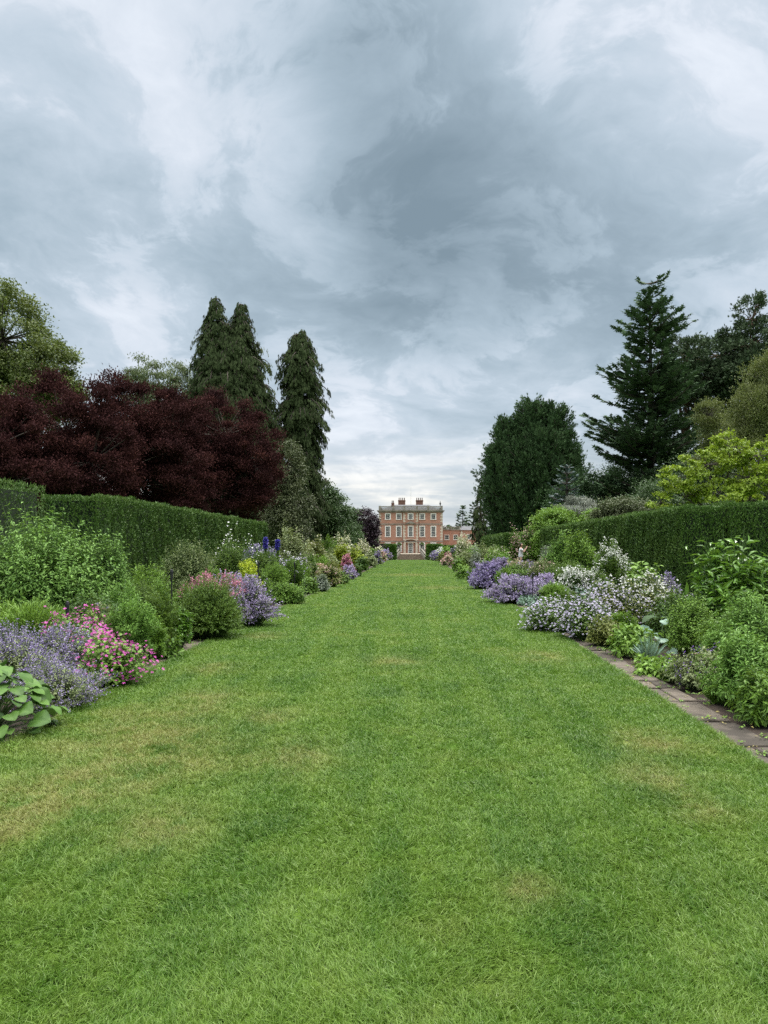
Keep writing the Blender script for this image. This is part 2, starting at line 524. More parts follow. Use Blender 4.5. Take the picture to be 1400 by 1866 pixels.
def edging(y0, y1, side, seed):
    g = G(); r = np.random.default_rng(seed)
    y = y0
    while y < y1:
        ln = r.uniform(.38, 1.05) * (1 if y < 40 else 2)
        e = min(y1, y + ln)
        w = .35 if side > 0 else .30
        xe = xr(y) if side > 0 else xl(y)
        z = gz(y)
        cuts = [0, w] if r.random() < .3 else [0, w * r.uniform(.35, .65), w]
        for k in range(len(cuts) - 1):
            a, c = cuts[k] + .004, cuts[k + 1] - .004 + r.uniform(-.03, .03) * (k == len(cuts) - 2)
            y_a, y_b = y + .008 + r.uniform(0, .02), e - .008 - r.uniform(0, .02)
            tz = .030 + r.uniform(-.006, .008); sk = r.uniform(-.045, .045, 4)
            x0, x1 = (xe + a, xe + c) if side > 0 else (xe - c, xe - a)
            tl = r.uniform(-.005, .005, 4)
            V = [(x0, y_a + sk[0], z - .03), (x1, y_a + sk[1], z - .03), (x1, y_b + sk[2], z - .03), (x0, y_b + sk[3], z - .03)]
            b_ = .008
            V += [(x0, y_a + sk[0], z + tz - .008 + tl[0]), (x1, y_a + sk[1], z + tz - .008 + tl[1]), (x1, y_b + sk[2], z + tz - .008 + tl[2]), (x0, y_b + sk[3], z + tz - .008 + tl[3])]
            V += [(x0 + b_, y_a + sk[0] + b_, z + tz + tl[0]), (x1 - b_, y_a + sk[1] + b_, z + tz + tl[1]), (x1 - b_, y_b + sk[2] - b_, z + tz + tl[2]), (x0 + b_, y_b + sk[3] - b_, z + tz + tl[3])]
            Fc = [(0, 1, 5, 4), (1, 2, 6, 5), (2, 3, 7, 6), (3, 0, 4, 7), (4, 5, 9, 8), (5, 6, 10, 9), (6, 7, 11, 10), (7, 4, 8, 11), (8, 9, 10, 11)]
            g.poly(V, Fc, r.random())
        y = e
    o = g.build('stone_edging', M_STONE); o['kind'] = 'structure'


k_ = 0
for s_ in (-1, 1):
    for (a, c) in ((-2.5, CP0), (CP1, 60)):
        edging(a, c, s_, 40 + k_); k_ += 1


def grass():
    r = np.random.default_rng(5)
    g = G()
    N = 165000
    # tuft centres; density falls with distance
    u = r.random(N)
    a, c = 1.3 ** -.42, 187 ** -.42
    y = (a - u * (a - c)) ** (-1 / .42)
    Lx = np.array([xl(v) for v in y]); Rx = np.array([xr(v) for v in y])
    x = Lx - .03 + (Rx - Lx + .06) * r.random(N)
    # side strips of the cross path
    m = 1500
    y2 = r.uniform(CP0 + .03, CP1 - .03, m); x2 = np.where(r.random(m) < .5, -2.85 - r.random(m) * 3.5, 2.4 + r.random(m) * 3.5)
    # ragged fringe at the lawn edges
    k = 6000
    y3 = 3 + 30 * r.random(k) ** 1.5; sd_ = r.random(k) < .5
    x3 = np.where(sd_, np.array([xl(v) for v in y3]), np.array([xr(v) for v in y3])) + r.normal(0, .02, k)
    y = np.concatenate([y, y2, y3]); x = np.concatenate([x, x2, x3]); n = len(x)
    B = 8
    X_ = np.repeat(x, B); Y_ = np.repeat(y, B); n = len(X_)
    sc = (np.maximum(Y_, 2.2) / 2.5)
    ang = r.random(n) * 2 * np.pi
    spread = .016 * sc ** .85
    X_ = X_ + np.cos(ang) * spread * r.random(n); Y_ = Y_ + np.sin(ang) * spread * r.random(n)
    # lean follows a swirling field plus the tuft's own splay
    fx = np.sin(X_ * 3.1 + 1.3 * np.sin(Y_ * 2.3)) + .6 * np.sin(X_ * 9 + Y_ * 7); fy = np.cos(Y_ * 2.7 + 1.7 * np.sin(X_ * 3.3)) + .6 * np.cos(Y_ * 11 - X_ * 6)
    lean = r.uniform(.2, 1.3, n)
    fw = np.stack([np.cos(ang) * lean + .45 * fx / sc + r.normal(0, .3, n), np.sin(ang) * lean + .45 * fy / sc + r.normal(0, .3, n), r.uniform(.55, 1.1, n)], 1)
    Z = np.array([gz(v) for v in Y_]) + .028
    pos = np.stack([X_, Y_, Z], 1)
    nr = np.stack([r.normal(0, .5, n), r.normal(0, .5, n), np.ones(n)], 1)
    ln = (.020 + .040 * r.random(n) ** 1.3) * np.minimum(sc, 30) ** .12
    ln = ln * np.clip(1.2 - Y_ / 45, .45, 1)
    wd = r.uniform(.0019, .0042, n) * np.minimum(sc, 40) ** .70
    rv = r.random(n) ** 1.6; rv = .38 + (rv - .38) * np.minimum(1, 7 / np.maximum(Y_, 1))
    g.scat(T_BLADE, pos, fw, nr, ln, wd, rv)
    o = g.build('mown_grass', M_GRASS)
    tag(o, 'short mown green grass blades covering the long lawn', 'grass', kind='stuff')


grass()


# ------------------------------------------------------------------ plants
def clump(name, label, cat, x, y, R, H, leafmat, flmat=None, shape='dome', leaf=T_DIA, ls=.03, asp=.45, cover=2.6, lang=1.0, t0=.15, stems=260,
          ff=0., fT=T_DIA, fs=.015, fn=14, f0=.72, f1=1.03, fj=.012, seed=0, group=None, stemmat=None, lump=.16, ell=1.0, zb=0., core=.45, fz=0., part='foliage', flpart='flowers', droop=.25, lean=(0, 0), sr=.0022):
    r = np.random.default_rng(seed * 7 + 11)
    d = max(3.0, y)
    lod = d / 768.0
    ls = max(ls, 2.6 * lod); fs = max(fs, 1.35 * lod)
    root = thing(name, label, cat, (x, y, gz(y) + zb), 0, group)
    area = 2 * math.pi * R * R * .8 + 2 * math.pi * R * H * .5 if shape == 'up' else 2 * math.pi * R * max(R, H) * .95
    ns = int(np.clip(area * stems, 24, 1500))
    if d > 30: ns = int(np.clip(ns, 24, 260))
    ph = r.random(ns) * 2 * np.pi
    k1, k2, k3 = r.random(3) * 6
    if shape == 'dome':
        el = np.arcsin(r.uniform(.06, 1, ns) ** .85)
        rad = np.cos(el); h = np.sin(el)
        lm = 1 + lump * (np.sin(3 * ph + k1) * rad + .7 * np.sin(5 * ph + k2 + 4 * h) * rad + .6 * np.sin(7 * h + k3 + ph)) + r.normal(0, .06, ns)
        tip = np.stack([R * rad * np.cos(ph) * lm, R * ell * rad * np.sin(ph) * lm, H * (.10 + .90 * h) * lm], 1)
        tip *= np.where(r.random(ns) < .10, r.uniform(1.05, 1.28, ns), 1.0)[:, None]
        tip[:, 2] = np.minimum(tip[:, 2], H * 1.16)
        if y > 25: tip[:, 2] *= r.uniform(.85, 1.1, ns)
    else:
        rr = np.sqrt(r.random(ns))
        lm = 1 - lump * .8 * (.5 + .5 * np.sin(3 * ph + k1 + 3 * rr)) - r.random(ns) * .12
        tip = np.stack([R * rr * np.cos(ph), R * ell * rr * np.sin(ph), H * lm * (1 - (.34 if name != 'delphinium' else 0) * rr ** 2.5)], 1)
        # an apron of shorter side stems so the flank is closed to the ground
        ap = r.random(ns) < (.38 if name != 'delphinium' else 0)
        tip[ap, 2] *= r.uniform(.25, .8, ap.sum()); tip[ap, :2] *= (.72 + .4 / (.25 + rr[ap]))[:, None].clip(.9, 1.35) * .85
    tip[:, 0] += lean[0] * tip[:, 2]; tip[:, 1] += lean[1] * tip[:, 2]
    bs = tip * np.array([.3, .3, 0]) + r.normal(0, .03 * R, (ns, 3)) * np.array([1, 1, 0])
    ctl = bs * .55 + tip * .45; ctl[:, 2] = np.maximum(tip[:, 2] * .72, H * .34)
    tt = np.linspace(0, 1, 5)[None, :, None]
    P = (1 - tt) ** 2 * bs[:, None] + 2 * tt * (1 - tt) * ctl[:, None] + tt ** 2 * tip[:, None]
    if d < 30:
        g = G(); g.stems(P, max(sr, .25 * lod), r.random(ns)); g.build('stems', stemmat or M_STEM, root)

    def on(t, i):
        t = t[:, None]
        p = (1 - t) ** 2 * bs[i] + 2 * t * (1 - t) * ctl[i] + t ** 2 * tip[i]
        tg = 2 * (1 - t) * (ctl[i] - bs[i]) + 2 * t * (tip[i] - ctl[i])
        return p, unit(tg)
    nl = int(min(area * cover / (ls * ls * asp * .55), 60000 if d < 14 else 30000))
    i = r.integers(0, ns, nl)
    t = 1 - (1 - t0) * r.random(nl) ** (1.0 / (1 + core))
    t = np.where(r.random(nl) < .5, t, 1 - (1 - t) * .6)
    p, tg = on(t, i)
    rn = unit(r.normal(0, 1, (nl, 3)))
    side = unit(np.cross(tg, rn))
    fw = tg * math.cos(lang) + side * math.sin(lang); fw[:, 2] -= droop * r.random(nl)
    nm = unit(np.stack([p[:, 0] / R * .5, p[:, 1] / R * .5, np.full(nl, .9)], 1) + r.normal(0, .35, (nl, 3)))
    g = G()
    g.scat(leaf, p + side * .004, fw, nm, ls * r.uniform(.6, 1.2, nl), ls * asp * r.uniform(.7, 1.2, nl), (r.random(nl) * .75 + .25 * r.random(ns)[i]))
    g.build(part, leafmat, root)
    if flmat is not None and ff > 0:
        idx = np.where(r.random(ns) < ff)[0]
        if d > 30: fn = max(3, int(fn * .6))
        i = np.repeat(idx, fn); n = len(i)
        t = r.uniform(f0, f1, n)
        p, tg = on(t, i)
        p = p + r.normal(0, 1, (n, 3)) * fj; p[:, 2] += fz
        if fT is T_FL5:
            fw = unit(r.normal(0, 1, (n, 3)) * np.array([1, 1, .25]))
            nm = unit(np.stack([p[:, 0] / R * .6, p[:, 1] / R * .6 - .35, np.full(n, .8)], 1) + r.normal(0, .3, (n, 3)))
            # petals lie in x/y of the template: put template y on fw, x across
        else:
            fw = unit(r.normal(0, 1, (n, 3)) + tg * .6); nm = unit(r.normal(0, 1, (n, 3)) + np.array([0, -.4, .8]))
        g = G(); sz = fs * r.uniform(.7, 1.25, n)
        g.scat(fT, p, fw, nm, sz, sz, r.random(n) * .6 + .4 * r.random(ns)[i])
        fo = g.build(flpart, flmat, root); fo['kind'] = 'stuff'
    return root


# leaf and flower materials
L_MID = leaf_mat('leaf_mid', (.030, .075, .014), (.105, .200, .040))
L_LIGHT = leaf_mat('leaf_light', (.055, .130, .022), (.170, .300, .070))
L_BUSH = leaf_mat('leaf_bush', (.045, .115, .028), (.150, .275, .085))
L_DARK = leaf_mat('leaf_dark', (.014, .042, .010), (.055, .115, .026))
L_FINE = leaf_mat('leaf_fine', (.040, .090, .018), (.120, .205, .050))
L_GREY = leaf_mat('leaf_grey', (.070, .105, .060), (.210, .265, .170))
L_SILVER = leaf_mat('leaf_silver', (.19, .23, .18), (.42, .46, .38))
L_BLUE = leaf_mat('leaf_glaucous', (.075, .140, .100), (.200, .300, .220), rough=.42)
L_YEL = leaf_mat('leaf_golden', (.17, .24, .012), (.42, .50, .035))
L_OLIVE = leaf_mat('leaf_olive', (.055, .080, .022), (.155, .185, .065))
L_GLOSS = leaf_mat('leaf_gloss', (.040, .110, .018), (.125, .260, .048), rough=.34, spec=.5)
L_DRY = leaf_mat('leaf_buff', (.13, .12, .05), (.30, .27, .13))
F_NEP = leaf_mat('petal_lavender', (.165, .125, .270), (.42, .35, .56), .15)
F_NEP2 = leaf_mat('petal_mauve', (.23, .18, .32), (.48, .40, .58), .15)
F_MAG = leaf_mat('petal_magenta', (.42, .030, .26), (.80, .14, .58), .2)
F_PINK = leaf_mat('petal_pink', (.36, .10, .20), (.66, .26, .36), .2)
F_PALE = leaf_mat('petal_pale_lilac', (.38, .33, .50), (.66, .61, .73), .15)
F_WHITE = leaf_mat('petal_white', (.62, .62, .56), (.86, .86, .82), .15)
F_CREAM = leaf_mat('petal_cream', (.50, .47, .32), (.78, .74, .56), .15)
F_BLUE = leaf_mat('petal_deep_blue', (.03, .03, .28), (.12, .10, .52), .1)
F_LIME = leaf_mat('bract_lime', (.32, .40, .015), (.55, .62, .04), .2)
F_ROSE = leaf_mat('petal_rose', (.50, .28, .26), (.80, .58, .54), .2)
F_PURP = leaf_mat('petal_purple', (.08, .03, .20), (.20, .09, .38), .15)

NEP = dict(stems=560, ls=.022, asp=.6, cover=1.7, ff=.75, fs=.0105, fn=18, f0=.62, f1=1.12, fj=.0075, lang=1.1, t0=.1, lump=.2)
GER = dict(stems=420, leaf=T_LEAF, ls=.045, asp=.75, cover=1.8, fT=T_FL5, fs=.026, fn=1, f0=1.0, f1=1.06, fj=.014, ff=.9)

sd_ = [100]


def pl(name, label, cat, px, d, w, top, mat, fm=None, **kw):
    hk = .86 if name == 'catmint' else 1.0
    """px: photo column of the plant's middle at distance d; w: width; top: photo row of its top -> real metres"""
    sd_[0] += 1
    kw.setdefault('seed', sd_[0])
    R = w / 2 * d / F
    return clump(name, label, cat, X(px, d), d, R, max(.12, TOP(top, d) * hk), mat, fm, **kw)


# ---- left border, near
def bigleaf_plant(name, label, x, y, R, H, n, ls, mat, seed):
    r = np.random.default_rng(seed)
    root = thing(name, label, 'plant', (x, y, gz(y)))
    gs = G(); gl = G()
    P = []; pos = []; fw = []; nm = []; sz = []
    for i in range(n):
        a = i * 2.39996 + r.normal(0, .15); q = ((i + .5) / n)
        el = math.pi / 2 * (1 - q ** .75 * .99)
        ln = R * (.95 + r.normal(0, .08))
        tip = np.array([math.cos(a) * math.cos(el) * ln, math.sin(a) * math.cos(el) * ln, H * (math.sin(el) * .88 + .03) * r.uniform(.85, 1.1)])
        c = tip * np.array([.35, .35, .8]); t = np.linspace(0, 1, 5)[:, None]
        P.append(2 * t * (1 - t) * c + t ** 2 * tip)
        pos.append(tip); o = np.array([math.cos(a), math.sin(a), 0])
        fw.append(o + np.array([0, 0, r.uniform(-.35, .25)])); nm.append(o * .35 + np.array([0, 0, 1]) + r.normal(0, .38, 3)); sz.append(ls * r.uniform(.5, 1.15))
    gs.stems(np.array(P), np.full(n, .006), r.random(n)); gs.build('stems', M_STEM, root)
    sz = np.array(sz)
    gl.scat(T_BIG, np.array(pos), np.array(fw), np.array(nm), sz, sz * 1.25, r.random(n)); gl.build('leaves', mat, root, True)
    return root


L_CRAMBE = leaf_mat('leaf_crambe', (.022, .068, .014), (.095, .200, .050), rough=.5, spec=.3, nscale=28, transl=.15)
bigleaf_plant('sea_kale', 'large round glossy green leaves overhanging the edging, bottom left', -3.32, 6.1, .47, .56, 110, .125, L_CRAMBE, 3)
pl('catmint', 'lavender catmint spilling over the edging beside the large round leaves', 'plant', 104, 7.0, 165, 1200, L_GREY, F_NEP, group='catmint clumps', **NEP)
pl('catmint', 'taller lavender catmint at the left frame edge behind the large round leaves', 'plant', 20, 7.7, 190, 1135, L_GREY, F_NEP, group='catmint clumps', **NEP)
pl('catmint', 'lavender catmint directly behind the magenta geranium front clump', 'plant', 95, 8.2, 150, 1140, L_GREY, F_NEP, group='catmint clumps', **NEP)
pl('geranium', 'magenta flowered geranium spilling onto the left edging', 'plant', 200, 8.0, 130, 1160, L_LIGHT, F_MAG, group='magenta geraniums', seed=31, **GER)
pl('geranium', 'magenta flowered geranium behind, next to the tall leafy bush', 'plant', 150, 8.9, 135, 1122, L_LIGHT, F_MAG, group='magenta geraniums', seed=32, **GER)
pl('lily_clump', 'narrow leaved green clump in front of the tall leafy bush', 'plant', 45, 9.4, 190, 1085, L_LIGHT, shape='up', leaf=T_BLADE, ls=.09, asp=.14, cover=2.2, lang=.45, stems=240)
pl('leafy_shrub', 'tall pale green toothed-leaf bush in front of the left yew hedge', 'shrub', 85, 11.2, 270, 950, L_BUSH, shape='dome', leaf=T_LEAF, ls=.074, asp=.34, cover=5.6, lang=.95, stems=240, seed=8, droop=.5, core=1.2, sr=.004, lump=.08)
pl('leafy_shrub', 'lower right shoulder of pale green toothed-leaf bush by the hedge', 'shrub', 190, 11.6, 120, 985, L_BUSH, shape='dome', leaf=T_LEAF, ls=.062, asp=.36, cover=5.0, lang=.95, stems=190, seed=9, droop=.5, core=1.2, sr=.004)
pl('tall_perennial', 'loose pale stemmed green perennial right of the magenta geranium', 'plant', 244, 9.5, 100, 1078, L_BUSH, shape='up', leaf=T_LEAF, ls=.06, asp=.2, cover=2.6, lang=.8, stems=170, lump=.3)
pl('tall_perennial', 'narrow upright green perennial beside the black stake', 'plant', 290, 10.4, 74, 1062, L_FINE, shape='up', leaf=T_LEAF, ls=.06, asp=.2, cover=2.6, lang=.8, stems=200, lump=.3)
pl('tall_perennial', 'yellow-green leafy stems behind the loose perennials on the left', 'plant', 290, 12.2, 70, 1030, L_LIGHT, shape='up', leaf=T_LEAF, ls=.07, asp=.25, cover=2.6, lang=.9, stems=150, lump=.4)
pl('low_perennial', 'low broad leaved clump at the left edging below the loose perennials', 'plant', 300, 9.9, 66, 1165, L_MID, leaf=T_LEAF, ls=.08, asp=.42, cover=2.6, stems=160)
pl('dark_leaved_perennial', 'glossy lance-leaved clump tucked against the round green mound', 'plant', 326, 10.7, 54, 1105, L_GLOSS, shape='up', leaf=T_LEAF, ls=.09, asp=.28, cover=2.6, stems=130, lang=1.1)
pl('mound_shrub', 'dense rounded green mound before the lilac catmint at the cross path', 'plant', 382, 11.9, 122, 1064, L_FINE, leaf=T_LEAF, ls=.045, asp=.3, cover=4.2, stems=420, lump=.05, lang=.7)
pl('red_valerian', 'coral pink flowered clump behind the round green mound', 'plant', 388, 13.4, 125, 1036, L_GREY, F_PINK, shape='up', stems=260, ls=.03, asp=.4, cover=2.2, ff=.6, fs=.020, fn=14, f0=.80, f1=1.08, fj=.016, lump=.3)
pl('catmint', 'mauve catmint at the corner of the left cross path', 'plant', 450, 13.5, 88, 1052, L_GREY, F_NEP2, group='catmint clumps', **NEP)
pl('catmint', 'few lilac catmint spikes rising behind the coral flowers', 'plant', 420, 14.0, 60, 1043, L_GREY, F_NEP2, group='catmint clumps', **NEP)
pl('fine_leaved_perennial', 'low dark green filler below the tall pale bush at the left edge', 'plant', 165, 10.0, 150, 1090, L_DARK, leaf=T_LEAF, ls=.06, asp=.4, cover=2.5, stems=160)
pl('fine_leaved_perennial', 'feathery green clump between the pale bush and the black stake', 'plant', 255, 11.6, 90, 1050, L_FINE, shape='up', ls=.04, asp=.2, cover=3, stems=220)

# ---- left border, beyond the cross path
pl('mugwort', 'wide grey-green bank of feathery foliage before the left hedge', 'plant', 345, 18.2, 110, 996, L_GREY, leaf=T_LEAF, ls=.05, asp=.3, cover=3.2, stems=240, seed=71, lump=.05)
pl('mugwort', 'right half of the feathery bank, olive tinted, under the white flowers', 'plant', 415, 18.9, 80, 1000, L_FINE, leaf=T_LEAF, ls=.05, asp=.3, cover=3.2, stems=240, seed=72)
pl('plume_poppy', 'pale green leafy top rising above the grey-green bank', 'plant', 350, 19.6, 30, 990, L_LIGHT, shape='up', leaf=T_LEAF, ls=.09, asp=.5, cover=2, stems=80)
pl('giant_scabious', 'tall airy plant with scattered white button flowers against the hedge', 'plant', 430, 21.0, 95, 948, L_FINE, F_WHITE, shape='up', stems=26, ls=.05, asp=.2, cover=.35, ff=.9, fs=.05, fn=2, f0=.88, f1=1.0, fj=.03, lump=.8, lang=.5, sr=.004, seed=73)
for k, (px, tp, lab) in enumerate(((484, 981, 'deep blue delphinium spike, tallest of the two near the hedge end'), (506, 985, 'deep blue delphinium spike at the far end of the left hedge'))):
    pl('delphinium', lab, 'plant', px, 23.0, 5, tp, L_MID, F_BLUE, shape='up', stems=700, ls=.07, asp=.5, cover=1.4, ff=1, fs=.03, fn=26, f0=.86, f1=1.02, fj=.008, group='delphiniums', lump=0.0)
pl('blue_sage', 'hazy slate blue flower bank between the delphinium spikes', 'plant', 472, 24.0, 80, 985, L_BLUE, F_NEP, shape='up', stems=160, ls=.05, asp=.3, cover=1.8, ff=.5, fs=.02, fn=10, f0=.7, f1=1.05, fj=.012)
pl('euphorbia', 'lime yellow euphorbia heads beside a dark stake on the left', 'plant', 454, 18.0, 34, 1030, L_LIGHT, F_LIME, ff=1, fs=.03, fn=16, f0=.86, f1=1.05, fj=.03, leaf=T_LEAF, ls=.05, stems=240)
pl('low_green_mound', 'broad fresh green mound at the corner beyond the left cross path', 'plant', 520, 18.3, 82, 1063, L_LIGHT, leaf=T_LEAF, ls=.04, asp=.35, cover=3.6, stems=420, lump=.07, seed=74, ell=.7)
pl('green_stemmed_perennial', 'upright yellow-green stems behind the fresh green mound', 'plant', 500, 20.6, 60, 1022, L_LIGHT, shape='up', leaf=T_LEAF, ls=.06, asp=.25, cover=2.8, lang=.7, stems=160)
pl('green_stemmed_perennial', 'mid green leafy stems left of the pale flower sprays', 'plant', 530, 23.0, 60, 1012, L_MID, F_PALE, shape='up', leaf=T_LEAF, ls=.06, asp=.25, cover=2.8, lang=.7, stems=160, ff=.15, fs=.035, fn=4, f0=.95, f1=1.05, fj=.02)
pl('grey_perennial', 'tall green mass under the delphinium spikes', 'plant', 478, 21.4, 84, 999, L_FINE, shape='up', leaf=T_LEAF, ls=.06, asp=.25, cover=3, stems=160)
pl('green_stemmed_perennial', 'dark leafy clump flanking the lime yellow euphorbia', 'plant', 478, 19.2, 40, 1040, L_MID, shape='up', leaf=T_LEAF, ls=.06, asp=.3, cover=3, stems=160)
pl('blue_thistle', 'pale blue flowered clump in the middle of the left far border', 'plant', 548, 27.5, 50, 1008, L_GREY, F_PALE, shape='up', stems=120, ff=.2, fs=.03, fn=4, f0=.9, f1=1.05, fj=.03, ls=.05, asp=.3)
pl('shrub_rose', 'light grey-green airy shrub by the end of the left hedge', 'shrub', 532, 33, 62, 962, L_GREY, F_CREAM, leaf=T_LEAF, ls=.05, cover=2.6, stems=90, ff=.25, fs=.03, fn=6, lump=.2)
pl('shrub_rose', 'mid green shrub dotted cream, right of the grey-green airy shrub', 'shrub', 575, 36, 45, 985, L_OLIVE, F_CREAM, leaf=T_LEAF, ls=.05, cover=2.6, stems=90, ff=.3, fs=.04, fn=6)
pl('lambs_ear', 'small silver cushion at the left lawn edge', 'plant', 586, 23.4, 30, 1049, L_SILVER, leaf=T_LEAF, ls=.05, asp=.3, cover=3, stems=400)
pl('alchemilla', 'green mound between the fresh green mound and silver cushion', 'plant', 562, 22.2, 36, 1053, L_MID, leaf=T_LEAF, ls=.05, asp=.7, cover=3, stems=300)
pl('sedum', 'buff and green clump behind the silver cushion', 'plant', 598, 26.5, 52, 1034, L_OLIVE, F_ROSE, ff=.25, fs=.025, fn=5, leaf=T_LEAF, ls=.05, cover=3, stems=200)
pl('salvia', 'dusty pink haze of stems in the middle of the left far border', 'plant', 578, 30, 50, 1024, L_OLIVE, F_ROSE, shape='up', ff=.5, fs=.02, fn=7, ls=.05, stems=120)
pl('sedum', 'olive clump leaning on the left edging beyond the buff one', 'plant', 620, 29, 36, 1040, L_FINE, leaf=T_LEAF, ls=.05, cover=3, stems=200)
pl('tall_perennial', 'grey-green tall clump before the creamy plumes on the left', 'plant', 598, 37, 42, 1003, L_GREY, shape='up', leaf=T_LEAF, ls=.06, cover=3, stems=90)
pl('red_phlox', 'rose red flower clump above a mauve one, far left border', 'plant', 632, 36, 20, 1016, L_MID, F_PINK, ff=1, fs=.04, fn=10, f0=.8, f1=1.05, fj=.03, ls=.05, stems=200)
pl('catmint', 'small mauve catmint below the rose red flower clump', 'plant', 638, 33.5, 22, 1030, L_GREY, F_NEP2, group='catmint clumps', **NEP)
pl('box_ball', 'small dark green dome at the end of the mauve catmint', 'plant', 652, 37, 14, 1030, L_DARK, ls=.05, cover=4, stems=300, lump=.04)
pl('golden_shrub', 'bright golden yellow shrub, the nearer of the golden pair', 'shrub', 622, 43, 34, 991, L_YEL, leaf=T_LEAF, ls=.06, cover=3.5, stems=120, group='golden shrubs', lump=.14)
pl('golden_shrub', 'bright golden yellow shrub, the further of the golden pair', 'shrub', 651, 47, 30, 997, L_YEL, leaf=T_LEAF, ls=.06, cover=3.5, stems=120, group='golden shrubs', lump=.14)
pl('goats_beard', 'creamy white plumed shrub above the golden pair', 'shrub', 625, 54, 50, 978, L_GREY, F_CREAM, ff=.7, fs=.06, fn=8, f0=.8, f1=1.08, fj=.06, cover=2, stems=80)
pl('goats_beard', 'smaller cream plumed shrub right of the big one', 'shrub', 661, 62, 28, 989, L_GREY, F_CREAM, ff=.7, fs=.06, fn=8, f0=.8, f1=1.08, fj=.06, cover=2, stems=80)
far_l = [(660, 45, 26, 1013, L_DARK, None, 'dark green low mound below the further golden shrub'),
         (675, 56, 24, 1008, L_GREY, None, 'grey-green low mound beyond the dark green one on the left'),
         (678, 72, 20, 1001, L_MID, None, 'tall green clump beyond the cream plumes on the left'),
         (688, 66, 18, 1008, L_GREY, F_NEP, 'pale mauve mound half way along the far left border'),
         (696, 84, 16, 1007, L_MID, F_ROSE, 'dusty pink mound near the far left end'),
         (700, 105, 15, 1004, L_GREY, F_NEP, 'last but one mauve mound at the far left end'),
         (706, 128, 14, 1005, L_OLIVE, F_NEP2, 'last mauve mound before the left end hedge'),
         (668, 86, 26, 996, L_OLIVE, None, 'olive shrub behind the far left mounds'),
         (690, 120, 20, 1000, L_MID, F_CREAM, 'cream dotted shrub against the left end hedge')]
for (px, d, w, tp, lm, fm, lab) in far_l:
    pl('border_plant', lab, 'plant', px, d, w, tp, lm, fm, ff=.8 if fm else 0, fs=.05, fn=8, f0=.75, f1=1.05, fj=.03, leaf=T_LEAF, ls=.06, cover=3, stems=80)

# ---- right border, near
GERP = dict(GER); GERP.update(ls=.03, fs=.028, ff=.60, stems=950, cover=1.8, fn=1, fj=.03)
pl('pale_geranium', 'pale lilac flowered mound spreading onto the lawn at the cross path', 'plant', 1010, 12.9, 118, 1098, L_FINE, F_PALE, group='pale geranium mounds', **GERP)
pl('pale_geranium', 'pale lilac flowered mound above the stone edging, thickest in bloom', 'plant', 1070, 11.8, 100, 1090, L_FINE, F_PALE, group='pale geranium mounds', **GERP)
pl('pale_geranium', 'pale lilac flowered mound in the middle of the drift', 'plant', 1115, 13.0, 120, 1070, L_OLIVE, F_PALE, group='pale geranium mounds', **GERP)
pl('pale_geranium', 'whiter flowered mound at the back of the pale drift', 'plant', 1180, 13.2, 130, 1056, L_OLIVE, F_WHITE, group='pale geranium mounds', **GERP)
pl('fading_geranium', 'brownish green clump under the pale lilac mounds at the edging', 'plant', 1105, 11.0, 70, 1125, L_OLIVE, leaf=T_LEAF, ls=.05, asp=.5, cover=3, stems=240)
pl('leafy_perennial', 'bright green broad leaved clump right of the pale lilac mounds', 'plant', 1150, 10.1, 85, 1140, L_LIGHT, leaf=T_LEAF, ls=.10, asp=.36, cover=2.6, stems=120, seed=82)
bigleaf_plant('glaucous_plant', 'few big blue-green leaves behind the bright green clump', 3.45, 10.6, .24, .55, 11, .17, L_BLUE, 5)
pl('iris', 'fan of blue-green sword leaves at the right edging', 'plant', 1183, 9.6, 36, 1176, L_BLUE, shape='up', leaf=T_STRAP, ls=.24, asp=.07, cover=1.1, lang=.12, t0=.0, stems=60, droop=.0, seed=84)
pl('leafy_perennial', 'low pale green rosette spilling onto the right stone edging', 'plant', 1200, 8.7, 90, 1196, L_LIGHT, leaf=T_LEAF, ls=.085, asp=.5, cover=2.4, stems=150, seed=83)
pl('yellow_green_perennial', 'rounded yellow-green fine leaved clump in front of the large lance leaves', 'plant', 1262, 9.9, 95, 1092, L_LIGHT, leaf=T_LEAF, ls=.035, asp=.4, cover=3.2, stems=380, lump=.1)
pl('clary_sage', 'grey-green sage with small purple flowers over the right edging', 'plant', 1276, 7.9, 110, 1187, L_GREY, F_PURP, ls=.045, leaf=T_LEAF, asp=.42, cover=2.2, ff=.25, fs=.014, fn=10, f0=.8, f1=1.05, fj=.012, stems=340, seed=85)
pl('large_leaved_shrub', 'bold glossy lance-leaved shrub in front of the right hedge', 'shrub', 1335, 10.9, 165, 988, L_GLOSS, shape='dome', leaf=T_LEAF, ls=.18, asp=.30, cover=3.4, lang=1.0, stems=60, seed=86, sr=.006, droop=.2, core=1.0, lump=.08)
pl('large_leaved_shrub', 'second bold lance-leaved shrub at the right frame edge', 'shrub', 1420, 10.6, 110, 1010, L_GLOSS, shape='dome', leaf=T_LEAF, ls=.17, asp=.30, cover=3.4, lang=1.0, stems=60, seed=87, sr=.006, core=1.0)
pl('green_stemmed_perennial', 'dense mid green leafy stems at the right frame edge above the edging', 'plant', 1368, 7.0, 150, 1155, L_BUSH, shape='dome', leaf=T_LEAF, ls=.065, asp=.26, cover=3.6, stems=300, seed=88)
pl('green_stemmed_perennial', 'pale tipped leafy stems under the bold lance-leaved shrub', 'plant', 1375, 8.6, 150, 1095, L_BUSH, shape='dome', leaf=T_LEAF, ls=.065, asp=.24, cover=3.6, stems=300, seed=89)
pl('green_stemmed_perennial', 'dark leafy clump filling the bottom right corner of the border', 'plant', 1392, 6.4, 110, 1230, L_MID, shape='dome', leaf=T_LEAF, ls=.07, asp=.28, cover=3.4, stems=240, seed=90)
